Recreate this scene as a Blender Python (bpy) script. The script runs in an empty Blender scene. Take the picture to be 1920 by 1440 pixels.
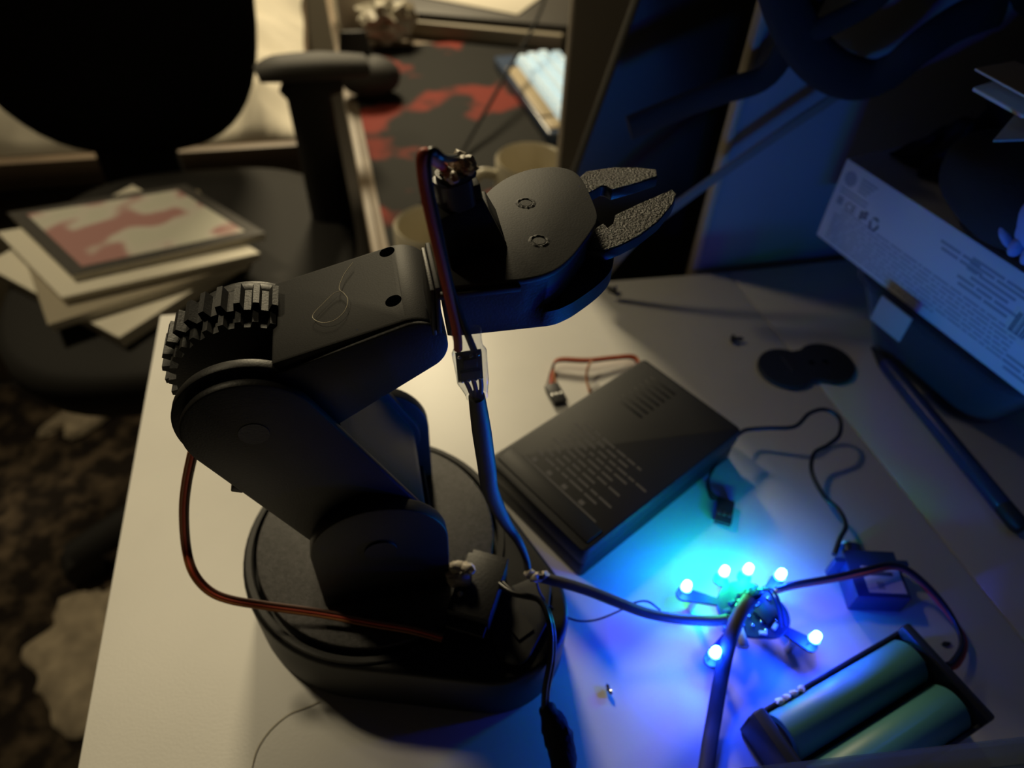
import bpy, bmesh, math, random
from mathutils import Vector, Matrix, noise

random.seed(7)
scene = bpy.context.scene
COL = scene.collection
PI = math.pi
V = Vector

# ------------------------------------------------------------------ camera, world, lamp, exposure
# metres; z = 0 is the white desk top, +y runs away from the camera along the desk's left edge
cam_data = bpy.data.cameras.new('camera')
cam = bpy.data.objects.new('camera', cam_data)
COL.objects.link(cam)
cam_data.sensor_width = 36.0
cam_data.lens = 1320.0 / 1920.0 * 36.0
cam_data.clip_start = 0.01
cam_data.clip_end = 20
cam_data.dof.use_dof = True
cam_data.dof.focus_distance = 0.195
cam_data.dof.aperture_fstop = 9.8
cam.matrix_world = Matrix.Translation((0, 0, 0.28)) @ Matrix([[0.976822, 0.125504, -0.173402], [-0.210888, 0.703079, -0.679121], [0.036683, 0.699949, 0.71325]]).to_4x4()
scene.camera = cam

world = bpy.data.worlds.new('room_ambient')
scene.world = world
world.use_nodes = True
world.node_tree.nodes['Background'].inputs[0].default_value = (1.0, 0.78, 0.5, 1)
world.node_tree.nodes['Background'].inputs[1].default_value = 0.004

lamp_data = bpy.data.lights.new('ceiling_lamp', 'SPOT')
lamp_data.shadow_soft_size = 0.10
lamp_data.spot_size = math.radians(63)
lamp_data.spot_blend = 0.80
lamp_data.energy = 42.0
lamp_data.color = (1.0, 0.83, 0.52)
lamp = bpy.data.objects.new('ceiling_lamp', lamp_data)
COL.objects.link(lamp)
lamp.location = (-0.75, 1.00, 1.20)
lamp.rotation_euler = (V((-0.52, 0.54, -0.1)) - V(lamp.location)).to_track_quat('-Z', 'Y').to_euler()

# unseen fill light, added to brighten the bed and the far desk
fill_light_data = bpy.data.lights.new('back_fill_light', 'AREA')
fill_light_data.shape = 'DISK'
fill_light_data.size = 0.30
fill_light_data.energy = 19.0
fill_light_data.color = (1.0, 0.83, 0.52)
fill_light = bpy.data.objects.new('back_fill_light', fill_light_data)
COL.objects.link(fill_light)
fill_light.location = (0.05, 1.75, 0.75)
fill_light.rotation_euler = (V((0.0, 0.95, -0.3)) - V(fill_light.location)).to_track_quat('-Z', 'Y').to_euler()

scene.view_settings.view_transform = 'Standard'
scene.view_settings.look = 'None'
scene.view_settings.gamma = 1.0
scene.view_settings.use_curve_mapping = False
scene.view_settings.exposure = 0.0

# ------------------------------------------------------------------ materials
MATS = {}
def mat(name, color=(.5, .5, .5), rough=.5, metal=0.0, bump=0.0, bscale=400.0, var=0.0, vscale=60.0,
        spec=.5, emit=None, estr=0.0, alpha=1.0, trans=0.0, coat=0.0, sheen=0.0):
    m = bpy.data.materials.new(name)
    m.use_nodes = True
    nt = m.node_tree
    b = nt.nodes['Principled BSDF']
    b.inputs['Base Color'].default_value = (*color, 1)
    b.inputs['Roughness'].default_value = rough
    b.inputs['Metallic'].default_value = metal
    b.inputs['Specular IOR Level'].default_value = spec
    b.inputs['Transmission Weight'].default_value = trans
    b.inputs['Alpha'].default_value = alpha
    b.inputs['Coat Weight'].default_value = coat
    b.inputs['Sheen Weight'].default_value = sheen
    if emit:
        b.inputs['Emission Color'].default_value = (*emit, 1)
        b.inputs['Emission Strength'].default_value = estr
    tc = nt.nodes.new('ShaderNodeTexCoord')
    if var > 0:
        n = nt.nodes.new('ShaderNodeTexNoise')
        n.inputs['Scale'].default_value = vscale
        n.inputs['Detail'].default_value = 5
        nt.links.new(tc.outputs['Object'], n.inputs['Vector'])
        r = nt.nodes.new('ShaderNodeValToRGB')
        r.color_ramp.elements[0].position = .3
        r.color_ramp.elements[1].position = .7
        r.color_ramp.elements[0].color = (*[c * (1 - var) for c in color], 1)
        r.color_ramp.elements[1].color = (*[min(1, c * (1 + var)) for c in color], 1)
        nt.links.new(n.outputs['Fac'], r.inputs['Fac'])
        nt.links.new(r.outputs['Color'], b.inputs['Base Color'])
    if bump > 0:
        n2 = nt.nodes.new('ShaderNodeTexNoise')
        n2.inputs['Scale'].default_value = bscale
        n2.inputs['Detail'].default_value = 3
        nt.links.new(tc.outputs['Object'], n2.inputs['Vector'])
        bp = nt.nodes.new('ShaderNodeBump')
        bp.inputs['Strength'].default_value = bump
        bp.inputs['Distance'].default_value = .001
        nt.links.new(n2.outputs['Fac'], bp.inputs['Height'])
        nt.links.new(bp.outputs['Normal'], b.inputs['Normal'])
    MATS[name] = m
    return m

def clear_mat(name, color, mixf, rough=.12):
    """thin clear plastic: mostly see-through, with a glossy and a faint milky share"""
    m = bpy.data.materials.new(name)
    m.use_nodes = True
    nt = m.node_tree
    nt.nodes.clear()
    out = nt.nodes.new('ShaderNodeOutputMaterial')
    tr = nt.nodes.new('ShaderNodeBsdfTransparent')
    tr.inputs[0].default_value = (*color, 1)
    pb = nt.nodes.new('ShaderNodeBsdfPrincipled')
    pb.inputs['Base Color'].default_value = (.75, .78, .82, 1)
    pb.inputs['Roughness'].default_value = rough
    lw = nt.nodes.new('ShaderNodeLayerWeight')
    lw.inputs[0].default_value = .5
    pw = nt.nodes.new('ShaderNodeMath')
    pw.operation = 'POWER'
    pw.inputs[1].default_value = 4.0
    nt.links.new(lw.outputs['Facing'], pw.inputs[0])
    fr = nt.nodes.new('ShaderNodeMath')
    fr.operation = 'MULTIPLY'
    fr.inputs[1].default_value = .7
    nt.links.new(pw.outputs[0], fr.inputs[0])
    ad = nt.nodes.new('ShaderNodeMath')
    ad.operation = 'ADD'
    ad.use_clamp = True
    ad.inputs[1].default_value = mixf
    nt.links.new(fr.outputs[0], ad.inputs[0])
    mx = nt.nodes.new('ShaderNodeMixShader')
    nt.links.new(ad.outputs[0], mx.inputs[0])
    nt.links.new(tr.outputs[0], mx.inputs[1])
    nt.links.new(pb.outputs[0], mx.inputs[2])
    nt.links.new(mx.outputs[0], out.inputs[0])
    MATS[name] = m
    return m

def patch_mat(name, c0, c1, scale, lo, hi, rough=.8, c2=None, detail=2.0, bump=0.0):
    m = mat(name, c0, rough, bump=bump, spec=.15)
    nt = m.node_tree
    b = nt.nodes['Principled BSDF']
    tc = nt.nodes.new('ShaderNodeTexCoord')
    n = nt.nodes.new('ShaderNodeTexNoise')
    n.inputs['Scale'].default_value = scale
    n.inputs['Detail'].default_value = detail
    nt.links.new(tc.outputs['Object'], n.inputs['Vector'])
    r = nt.nodes.new('ShaderNodeValToRGB')
    r.color_ramp.elements[0].position = lo
    r.color_ramp.elements[0].color = (*c0, 1)
    r.color_ramp.elements[1].position = hi
    r.color_ramp.elements[1].color = (*c1, 1)
    if c2:
        e = r.color_ramp.elements.new(min(.98, hi + .08))
        e.color = (*c2, 1)
    nt.links.new(n.outputs['Fac'], r.inputs['Fac'])
    nt.links.new(r.outputs['Color'], b.inputs['Base Color'])
    return m

mat('desk_white', (.70, .69, .66), .42, var=.05, vscale=18, bump=.05, bscale=900)
mat('desk_edge', (.55, .5, .42), .5)
mat('arm_black', (.010, .010, .011), .5, bump=.08, bscale=1500)
mat('arm_dark', (.007, .007, .008), .5, bump=.1, bscale=1200)
mat('arm_grey', (.034, .035, .037), .62, spec=.3, var=.10, vscale=90, bump=.06, bscale=1800)
mat('cover_grey', (.022, .0215, .0215), .6, spec=.35, var=.06, vscale=60, bump=.05, bscale=2200)
mat('turntable', (.050, .048, .050), .42, var=.5, vscale=700, bump=.35, bscale=2600)
mat('jaw_texture', (.045, .044, .042), .28, var=.7, vscale=1500, bump=1.0, bscale=1500)
mat('hole_black', (.004, .004, .005), .6)
mat('motor_blue', (.055, .06, .10), .35)
mat('hot_glue', (.60, .54, .44), .5, bump=.2, bscale=500)
mat('wire_red', (.80, .12, .06), .6)
mat('wire_black', (.012, .012, .012), .35)
mat('wire_brown', (.10, .035, .02), .45)
mat('wire_orange', (.48, .17, .04), .45)
mat('cable_grey', (.06, .057, .055), .6, bump=.1)
mat('cable_dark', (.022, .024, .03), .6)
mat('board_dark', (.010, .018, .030), .35)
mat('led_board', (.006, .020, .07), .5)
mat('solder', (.62, .64, .66), .22, metal=1.0)
mat('gold_pin', (.75, .6, .3), .25, metal=1.0)
mat('led_blue', (.5, .7, 1), .2, emit=(.006, .052, 1.0), estr=540.0)
mat('led_green', (.5, 1, .8), .2, emit=(.012, .75, .22), estr=230.0)
clear_mat('shrink_clear', (.93, .95, .97), .15, .12)
clear_mat('tub_clear', (.62, .66, .74), .03, .2)
clear_mat('tray_clear', (.62, .70, .78), .05, .1)
clear_mat('bag_clear', (.9, .9, .88), .25, .3)
mat('module_black', (.010, .011, .014), .5, bump=.12, bscale=1500, spec=.3)
mat('print_grey', (.07, .07, .085), .6)
mat('battery_teal', (.06, .22, .22), .45)
mat('battery_metal', (.6, .6, .6), .3, metal=1)
mat('holder_black', (.016, .018, .022), .4)
mat('servo_blue', (.02, .04, .14), .3)
mat('label_white', (.62, .58, .60), .5)
mat('horn_black', (.018, .018, .022), .5)
mat('pen_navy', (.035, .05, .12), .3)
mat('box_white', (.70, .69, .71), .55)
mat('ink', (.07, .08, .11), .6)
mat('ink_soft', (.30, .31, .36), .6)
mat('tape', (.42, .42, .40), .6)
mat('wall_paint', (.32, .34, .38), .75, bump=.1, bscale=250)
mat('trim_pale', (.50, .44, .34), .25)
mat('black_fabric', (.012, .012, .014), .85, bump=.4, bscale=700)
mat('blue_cloth', (.035, .045, .085), .9, bump=.3, bscale=500)
mat('blue_felt', (.28, .34, .62), .85, bump=.4, bscale=900)
mat('paper_cream', (.68, .64, .54), .6)
mat('paper_white', (.72, .70, .64), .6)
mat('grey_panel', (.34, .30, .25), .6)
mat('black_panel', (.006, .006, .007), .5)
mat('strap_grey', (.22, .20, .18), .7)
mat('chair_fabric', (.007, .007, .007), .95, spec=.15, bump=.3, bscale=300)
mat('chair_plastic', (.012, .011, .010), .75, spec=.3)
mat('cable_matte', (.012, .012, .012), .8, spec=.2)
mat('pad_plastic', (.030, .027, .024), .7)
mat('desk_wood', (.20, .15, .10), .5, var=.2, vscale=9)
mat('mug_cream', (.60, .55, .43), .3)
mat('key_white', (.7, .78, .8), .4, emit=(.40, .62, .70), estr=.45)
mat('key_tan', (.45, .36, .22), .5)
mat('kb_body', (.06, .09, .16), .25)
mat('bed_wood', (.12, .085, .055), .5, var=.25, vscale=6)
mat('sheet', (.62, .57, .47), .85)
mat('dark_box', (.05, .045, .04), .6)
mat('beige_box', (.30, .26, .19), .6)
mat('floor_dark', (.03, .025, .02), .6)
mat('wall_far', (.30, .26, .20), .8)
mat('sock_cream', (.34, .28, .20), .9, var=.3, vscale=40)
mat('thread', (.75, .68, .5), .4)
patch_mat('mat_floral', (.016, .0155, .014), (.21, .030, .020), 8.5, .54, .60, .75, detail=3.5)
patch_mat('comic_art', (.42, .23, .22), (.60, .56, .50), 19, .46, .54, .45, c2=(.56, .55, .47), detail=1.0)
patch_mat('rug_pile', (.012, .009, .007), (.085, .062, .040), 26, .45, .68, 1.0, detail=6)
patch_mat('plastic_white', (.35, .30, .22), (.70, .66, .55), 30, .4, .6, .4, detail=3)

# ------------------------------------------------------------------ mesh helpers
XF = {}      # thing -> world matrix
def bm_new():
    return bmesh.new()

def catmull(pts, res=6, closed=False):
    pts = [V(p) for p in pts]
    n = len(pts)
    if n < 3 and not closed:
        return [pts[0].lerp(pts[1], i / res) for i in range(res + 1)]
    out = []
    rng = range(n) if closed else range(n - 1)
    for i in rng:
        g = (lambda k: pts[k % n]) if closed else (lambda k: pts[max(0, min(n - 1, k))])
        p0, p1, p2, p3 = g(i - 1), g(i), g(i + 1), g(i + 2)
        for k in range(res):
            t = k / res
            out.append(.5 * ((2 * p1) + (-p0 + p2) * t + (2 * p0 - 5 * p1 + 4 * p2 - p3) * t * t
                             + (-p0 + 3 * p1 - 3 * p2 + p3) * t ** 3))
    if not closed:
        out.append(pts[-1])
    return out

def add_tube(bm, pts, r, seg=10, res=6, smooth=True, flat=1.0, up=None):
    """sweep a circle (or an ellipse flattened by `flat`) along a path; r may be a list"""
    path = catmull(pts, res) if smooth else [V(p) for p in pts]
    n = len(path)
    def rad(i):
        if isinstance(r, (int, float)):
            return r
        t = i / (n - 1) * (len(r) - 1)
        k = min(int(t), len(r) - 2)
        return r[k] * (1 - (t - k)) + r[k + 1] * (t - k)
    rings = []
    side = None
    for i, p in enumerate(path):
        tan = (path[min(i + 1, n - 1)] - path[max(i - 1, 0)]).normalized()
        if up is not None:
            s = tan.cross(V(up))
            if s.length < 1e-6:
                s = tan.orthogonal()
            s.normalize()
        elif side is None:
            s = tan.orthogonal().normalized()
        else:
            s = (side - tan * side.dot(tan)).normalized()
        side = s
        b = tan.cross(s).normalized()
        rr = rad(i)
        rings.append([bm.verts.new(p + s * (math.cos(2 * PI * k / seg) * rr)
                                   + b * (math.sin(2 * PI * k / seg) * rr * flat)) for k in range(seg)])
    for a, c in zip(rings, rings[1:]):
        for k in range(seg):
            bm.faces.new((a[k], a[(k + 1) % seg], c[(k + 1) % seg], c[k]))
    bm.faces.new(list(reversed(rings[0])))
    bm.faces.new(rings[-1])
    return bm

def add_prism(bm, pts, vec):
    """planar outline (3-D points) pushed along vec"""
    pts = [V(p) for p in pts]
    vec = V(vec)
    a = [bm.verts.new(p) for p in pts]
    b = [bm.verts.new(p + vec) for p in pts]
    n = len(a)
    for i in range(n):
        bm.faces.new((a[i], a[(i + 1) % n], b[(i + 1) % n], b[i]))
    bm.faces.new(list(reversed(a)))
    bm.faces.new(b)
    return bm

def prism_z(pts2, z0, z1):
    return add_prism(bm_new(), [(p[0], p[1], z0) for p in pts2], (0, 0, z1 - z0))

def prism_y(pts2, y0, y1):
    return add_prism(bm_new(), [(p[0], y0, p[1]) for p in pts2], (0, y1 - y0, 0))

def add_box(bm, x0, x1, y0, y1, z0, z1, M=None):
    vs = [V((x, y, z)) for z in (z0, z1) for (x, y) in ((x0, y0), (x1, y0), (x1, y1), (x0, y1))]
    if M is not None:
        vs = [M @ v for v in vs]
    b = [bm.verts.new(v) for v in vs]
    for f in ((3, 2, 1, 0), (4, 5, 6, 7), (0, 1, 5, 4), (1, 2, 6, 5), (2, 3, 7, 6), (3, 0, 4, 7)):
        bm.faces.new([b[i] for i in f])
    return bm

def box(x0, x1, y0, y1, z0, z1, bev=0.0, M=None):
    bm = add_box(bm_new(), x0, x1, y0, y1, z0, z1, M)
    return bevel(bm, bev) if bev else bm

def bevel(bm, off, seg=2, ang=30):
    bmesh.ops.recalc_face_normals(bm, faces=bm.faces)
    es = [e for e in bm.edges if len(e.link_faces) == 2 and e.calc_face_angle(0) > math.radians(ang)]
    bmesh.ops.bevel(bm, geom=es, offset=off, offset_type='OFFSET', segments=seg, profile=.5,
                    affect='EDGES', clamp_overlap=True)
    return bm

def add_lathe(bm, prof, c=(0, 0, 0), seg=32, M=None):
    """profile of (r, z) turned round a vertical axis through c"""
    rings = []
    for (r, z) in prof:
        if r < 1e-7:
            p = V((c[0], c[1], c[2] + z))
            rings.append([bm.verts.new(M @ p if M else p)])
        else:
            ring = []
            for k in range(seg):
                p = V((c[0] + r * math.cos(2 * PI * k / seg), c[1] + r * math.sin(2 * PI * k / seg), c[2] + z))
                ring.append(bm.verts.new(M @ p if M else p))
            rings.append(ring)
    for a, b in zip(rings, rings[1:]):
        if len(a) == 1 and len(b) == 1:
            continue
        for k in range(seg):
            q = (k + 1) % seg
            if len(a) == 1:
                bm.faces.new((a[0], b[q], b[k]))
            elif len(b) == 1:
                bm.faces.new((a[k], a[q], b[0]))
            else:
                bm.faces.new((a[k], a[q], b[q], b[k]))
    return bm

def lathe(prof, c=(0, 0, 0), seg=32, M=None):
    return add_lathe(bm_new(), prof, c, seg, M)

def add_cyl(bm, p0, p1, r, seg=20):
    p0, p1 = V(p0), V(p1)
    return add_tube(bm, [p0, p1], r, seg, smooth=False)

def hull2(items, n=40):
    """convex outline round circles (cx, cy, r) and points (x, y)"""
    pts = []
    for it in items:
        if len(it) == 3:
            pts += [(it[0] + it[2] * math.cos(2 * PI * k / n), it[1] + it[2] * math.sin(2 * PI * k / n)) for k in range(n)]
        else:
            pts.append(tuple(it))
    pts = sorted(set((round(a, 7), round(b, 7)) for a, b in pts))
    def half(ps):
        o = []
        for p in ps:
            while len(o) > 1 and (o[-1][0] - o[-2][0]) * (p[1] - o[-2][1]) - (o[-1][1] - o[-2][1]) * (p[0] - o[-2][0]) <= 0:
                o.pop()
            o.append(p)
        return o[:-1]
    return half(pts) + half(pts[::-1])

def round_rect(w, d, r, n=6):
    out = []
    for (sx, sy, a0) in ((1, 1, 0), (-1, 1, 90), (-1, -1, 180), (1, -1, 270)):
        for k in range(n + 1):
            a = math.radians(a0 + 90 * k / n)
            out.append((sx * (w / 2 - r) + r * math.cos(a), sy * (d / 2 - r) + r * math.sin(a)))
    return out

def add_blob(bm, c, rad, sub=3, amp=0.0, freq=3.0, M=None, seed=0.0):
    m = bmesh.ops.create_icosphere(bm, subdivisions=sub, radius=1.0)
    for v in m['verts']:
        d = v.co.normalized()
        k = 1 + amp * noise.noise(d * freq + V((seed, seed * 1.7, seed * .3)))
        p = V((d.x * rad[0] * k, d.y * rad[1] * k, d.z * rad[2] * k))
        v.co = (M @ p if M else p) + V(c)
    return bm

def obj(name, bm, material, parent=None, smooth=40):
    """link a bmesh built in world coordinates as one mesh object"""
    bmesh.ops.recalc_face_normals(bm, faces=bm.faces)
    me = bpy.data.meshes.new(name)
    if parent is None:
        xs = [v.co for v in bm.verts]
        o0 = V(((min(v.x for v in xs) + max(v.x for v in xs)) / 2,
                (min(v.y for v in xs) + max(v.y for v in xs)) / 2, min(v.z for v in xs)))
        W = Matrix.Translation(o0)
    else:
        W = XF[parent.name]
    bm.transform(W.inverted())
    bm.to_mesh(me)
    bm.free()
    me.materials.append(MATS[material])
    if smooth:
        me.shade_smooth()
        me.set_sharp_from_angle(angle=math.radians(smooth))
    o = bpy.data.objects.new(name, me)
    COL.objects.link(o)
    if parent is None:
        o.matrix_world = W
    else:
        o.parent = parent
    XF[o.name] = W
    return o

def tag(o, label, cat, group=None, kind=None):
    if label:
        o['label'] = label
    if cat:
        o['category'] = cat
    if group:
        o['group'] = group
    if kind:
        o['kind'] = kind
    return o

def struct(o):
    o['kind'] = 'structure'
    return o

def thing(name, loc, label, cat, group=None, rotz=0.0):
    o = bpy.data.objects.new(name, None)
    COL.objects.link(o)
    o.empty_display_size = .02
    W = Matrix.Translation(loc) @ Matrix.Rotation(rotz, 4, 'Z')
    o.matrix_world = W
    XF[o.name] = W
    return tag(o, label, cat, group)

def local(parent, bm):
    """move a bmesh written in the thing's own frame into world coordinates"""
    bm.transform(XF[parent.name])
    return bm

def cut(o, bms):
    """take solids out of a finished mesh object (boolean, applied at once)"""
    for b in bms:
        bmesh.ops.recalc_face_normals(b, faces=b.faces)
        me = bpy.data.meshes.new('cutter')
        b.to_mesh(me)
        b.free()
        c = bpy.data.objects.new('cutter', me)
        COL.objects.link(c)
        m = o.modifiers.new('cut', 'BOOLEAN')
        m.operation = 'DIFFERENCE'
        m.solver = 'EXACT'
        m.object = c
        bpy.context.view_layer.update()
        dg = bpy.context.evaluated_depsgraph_get()
        new = bpy.data.meshes.new_from_object(o.evaluated_get(dg))
        o.modifiers.clear()
        o.data = new
        bpy.data.objects.remove(c)
    o.data.shade_smooth()
    o.data.set_sharp_from_angle(angle=math.radians(40))

def text_bm(s, size, M, extrude=.0001):
    cu = bpy.data.curves.new('lettering', 'FONT')
    cu.body = s
    cu.size = size
    cu.extrude = extrude
    cu.resolution_u = 3
    o = bpy.data.objects.new('lettering', cu)
    COL.objects.link(o)
    bpy.context.view_layer.update()
    me = bpy.data.meshes.new_from_object(o.evaluated_get(bpy.context.evaluated_depsgraph_get()))
    bm = bm_new()
    bm.from_mesh(me)
    bm.transform(M)
    bpy.data.objects.remove(o)
    bpy.data.meshes.remove(me)
    return bm

def frame(origin, xdir, zdir):
    """matrix with local x along xdir and local z along zdir"""
    x = V(xdir).normalized()
    z = V(zdir)
    z = (z - x * z.dot(x)).normalized()
    y = z.cross(x)
    M = Matrix((x, y, z)).transposed().to_4x4()
    return Matrix.Translation(origin) @ M

# ================================================================== the setting
floor = struct(obj('floor', box(-2.4, 2.4, -1.2, 2.6, -.78, -.75), 'floor_dark'))
struct(obj('wall_far', box(-2.4, 2.4, 2.45, 2.55, -.75, 1.5), 'wall_far'))
struct(obj('wall_left', box(-2.4, -2.3, -1.2, 2.45, -.75, 1.5), 'wall_far'))
wall = struct(obj('wall_back', box(.2150, 1.4, .352, .358, -.75, 1.0), 'wall_paint'))
struct(obj('trim_1', box(.2105, .2148, .350, .3585, -.75, 1.0, .0008), 'trim_pale'))

# ================================================================== the desk
DL = [(-0.12480, 0.10668, 0.00000), (-0.12788, 0.36077, 0.00000)]
desk = thing('desk', (0.1, .1, -.75), 'white laminate desk with a seam, under the black robot arm', 'desk')
def desk_board(pts, nm):
    bm = prism_z([(p[0], p[1]) for p in pts], -.022, 0)
    return obj(nm, bevel(bm, .0008), 'desk_white', desk)
seam0, seam1 = V((.2337, .3425)), V((.2525, .03))
sd = (seam1 - seam0)
sA = seam0
sB = seam0 + sd * 2.0
corner = V((-.1279, .3605))
left_end = corner + (V((-.1248, .1066)) - corner) * 2.6
desk_board([corner, left_end, (sB.x - .0003, left_end.y), (sA.x - .0003, .3445)], 'desktop')
desk_board([(sA.x + .0003, .3443), (sB.x + .0003, left_end.y), (.95, left_end.y), (.95, .330), (.9, .3445)], 'desktop')
for (x, y) in ((-.10, -.25), (-.10, .31), (.90, -.25), (.90, .29)):
    obj('leg', box(x - .02, x + .02, y - .02, y + .02, -.75, -.0225, .002), 'desk_edge', desk)

# ================================================================== robot arm
YC = .1615
DC = V((-.0115, .1615))
arm = thing('robot_arm', (DC.x, DC.y, 0), 'black 3D-printed robot arm with toothed elbow and two-finger gripper', 'robot arm')
base_items = [(DC.x, DC.y, .0530), (.0285, .1235, .0290)]
base = obj('base', bevel(prism_z(hull2(base_items, 64), 0, .030), .0022, 3), 'arm_black', arm)
cut(base, [prism_z(hull2([(DC.x, DC.y, .0488)], 72), .0245, .05)])
obj('turntable', bevel(prism_z(hull2([(DC.x, DC.y, .0470)], 72), .0247, .0335), .0010, 2), 'turntable', arm)
# raised rim round the turntable well
rim = lathe([(.0492, .0298), (.0492, .0312), (.0512, .0312), (.0516, .0298)], (DC.x, DC.y, 0), 72)
obj('rim', rim, 'arm_black', base)

# base servo sunk in the foot of the base, with a glue lump on its lead
sv = obj('base_servo', box(-.008, .008, -.0125, .0125, .0, .012, .0008,
         Matrix.Translation((.0235, .1270, .0301)) @ Matrix.Rotation(math.radians(-28), 4, 'Z')), 'arm_dark', arm)
obj('servo_flange', box(-.0072, .0072, -.0165, .0165, .0055, .0078, .0004,
    Matrix.Translation((.0235, .1270, .0301)) @ Matrix.Rotation(math.radians(-28), 4, 'Z')), 'arm_dark', sv)
g = bm_new()
for i in range(9):
    add_blob(g, (.0195 + random.uniform(-.005, .005), .1325 + random.uniform(-.003, .003), .0435 + random.uniform(-.0015, .0025)),
             (.0032, .0028, .0026), 2, .5, 2.2, seed=i * 3.1)
add_blob(g, (.0165, .1245, .0425), (.0011, .0011, .001), 2, .4, 2, seed=50)
obj('glue_lump', g, 'hot_glue', sv)
pl = obj('foot_cover', bevel(prism_z(hull2([(.0405, .1165, .0075), (.0330, .1060, .0065), (.0285, .1235, .004), (.0470, .1270, .005)], 20), .0301, .0318), .0006), 'arm_grey', arm)
obj('hole_shade_patch', box(-.0035, .0035, -.0045, .0045, .0319, .0324, 0,
    Matrix.Translation((.0365, .1135, 0)) @ Matrix.Rotation(math.radians(25), 4, 'Z')), 'hole_black', pl)  # thin raised black slab; its colour stands in for the shade of a hole

# shoulder: two cheeks on the turntable
SH = (-.0092, .0670)
def cheek(y0, y1):
    prof = hull2([(SH[0], SH[1], .0233), (SH[0] - .0233, .0336), (SH[0] + .0233, .0336)], 56)
    return bevel(prism_y(prof, y0, y1), .0009, 2)
sb = obj('shoulder_bracket', cheek(.1330, .1383), 'arm_black', arm)
obj('cheek', cheek(.1847, .1900), 'arm_black', sb)
obj('crosspiece', box(SH[0] - .020, SH[0] + .020, .1383, .1847, .0336, .0440, .0008), 'arm_dark', sb)
for yy in (.1322, .1900):
    b = bm_new()
    add_cyl(b, (SH[0], yy, SH[1]), (SH[0], yy + .0008, SH[1]), .0055, 28)
    obj('pivot_cap', b, 'arm_dark', sb)

# lower link: side plates proud of a core
EL = (-.0380, .1275)
def link(r0, r1, y0, y1, bev=.0008):
    return bevel(prism_y(hull2([(EL[0], EL[1], r0), (SH[0], SH[1], r1)], 56), y0, y1), bev, 2)
lk = obj('lower_link', link(.0172, .0172, .1415, .1815, .0003), 'arm_black', arm)
obj('side_plate', link(.0192, .0195, .1388, .1417), 'arm_black', lk)
obj('side_plate', link(.0192, .0195, .1813, .1842), 'arm_black', lk)
# cut the elbow end of the core open so that the forearm turns between the plates
cutter = bm_new()
add_cyl(cutter, (EL[0], .1428, EL[1]), (EL[0], .1802, EL[1]), .0242, 56)
cut(lk, [cutter])
# little tooth on the back of the lower link
obj('stop_tab', box(-.0018, .0018, .1390, .1840, -.0016, .0016, .0004,
    Matrix.Translation((-.0478, 0, .1035)) @ Matrix.Rotation(math.radians(28), 4, 'Y')), 'arm_black', lk)

# forearm
WR = (.0085, .1490)
fh = hull2([(EL[0], EL[1], .0178), (WR[0], WR[1], .0094)], 72)
def clip_right(poly, x0, x1, z0, z1):
    """keep what lies to the right of the line (x0,z0)-(x1,z1)"""
    def s(p):
        return (x1 - x0) * (p[1] - z0) - (z1 - z0) * (p[0] - x0)
    out = []
    for a, b in zip(poly, poly[1:] + poly[:1]):
        sa, sb_ = s(a), s(b)
        if sa <= 0:
            out.append(a)
        if (sa < 0) != (sb_ < 0) and abs(sa - sb_) > 1e-12:
            t = sa / (sa - sb_)
            out.append((a[0] + (b[0] - a[0]) * t, a[1] + (b[1] - a[1]) * t))
    return out
shell = clip_right(fh, -.0130, -.0310, .105, .152)
fa = obj('forearm', bevel(prism_y(shell, .1438, .1792), .0010, 2), 'cover_grey', arm)
HN = (-.2655, 0, .9641)
holes = []
for hp in ((0.00481, 0.17634, 0.15796), (0.00447, 0.15326, 0.15787)):
    b = bm_new()
    c = V(hp)
    add_cyl(b, c - V(HN) * .006, c + V(HN) * .004, .00235, 28)
    holes.append(b)
cut(fa, holes)
for hp in ((0.00481, 0.17634, 0.15796), (0.00447, 0.15326, 0.15787)):
    b = bm_new()
    c = V(hp)
    add_cyl(b, c - V(HN) * .0059, c - V(HN) * .0035, .0019, 20)
    obj('screw', b, 'hole_black', fa)
el_plate = hull2([(EL[0], EL[1], .0216), (-.0312, .1474), (-.0220, .1180)], 72)
el_plate = [p for p in el_plate]
def eplate(y0, y1):
    return bevel(prism_y(el_plate, y0, y1), .0006, 2)
obj('elbow_plate', eplate(.1432, .1466), 'arm_black', fa)
obj('elbow_plate', eplate(.1764, .1798), 'arm_black', fa)
# inset oval panel on the near side of the forearm
obj('side_panel', bevel(prism_y(hull2([(-.024, .1330, .0135), (WR[0] + .0005, WR[1], .0088)], 48), .1425, .1440), .0005, 2), 'arm_black', fa)
# toothed sector at the elbow
def gear_prof(cx, cz, ro, ri, n):
    pts = []
    for k in range(n):
        a = 2 * PI * k / n
        w = 2 * PI / n
        for (f0, rr) in ((-.30, ri), (-.16, ro), (.16, ro), (.30, ri)):
            pts.append((cx + rr * math.cos(a + f0 * w), cz + rr * math.sin(a + f0 * w)))
    return pts
gr = obj('elbow_gear', prism_y(gear_prof(EL[0], EL[1], .0262, .0236, 32), .1645, .1735), 'arm_dark', arm)
obj('gear_layer', prism_y(gear_prof(EL[0], EL[1], .0238, .0218, 32), .1590, .1645), 'arm_black', gr)
b = bm_new()
add_cyl(b, (EL[0], .1386, EL[1]), (EL[0], .1844, EL[1]), .0042, 28)
obj('elbow_axle', b, 'arm_dark', arm)

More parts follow.
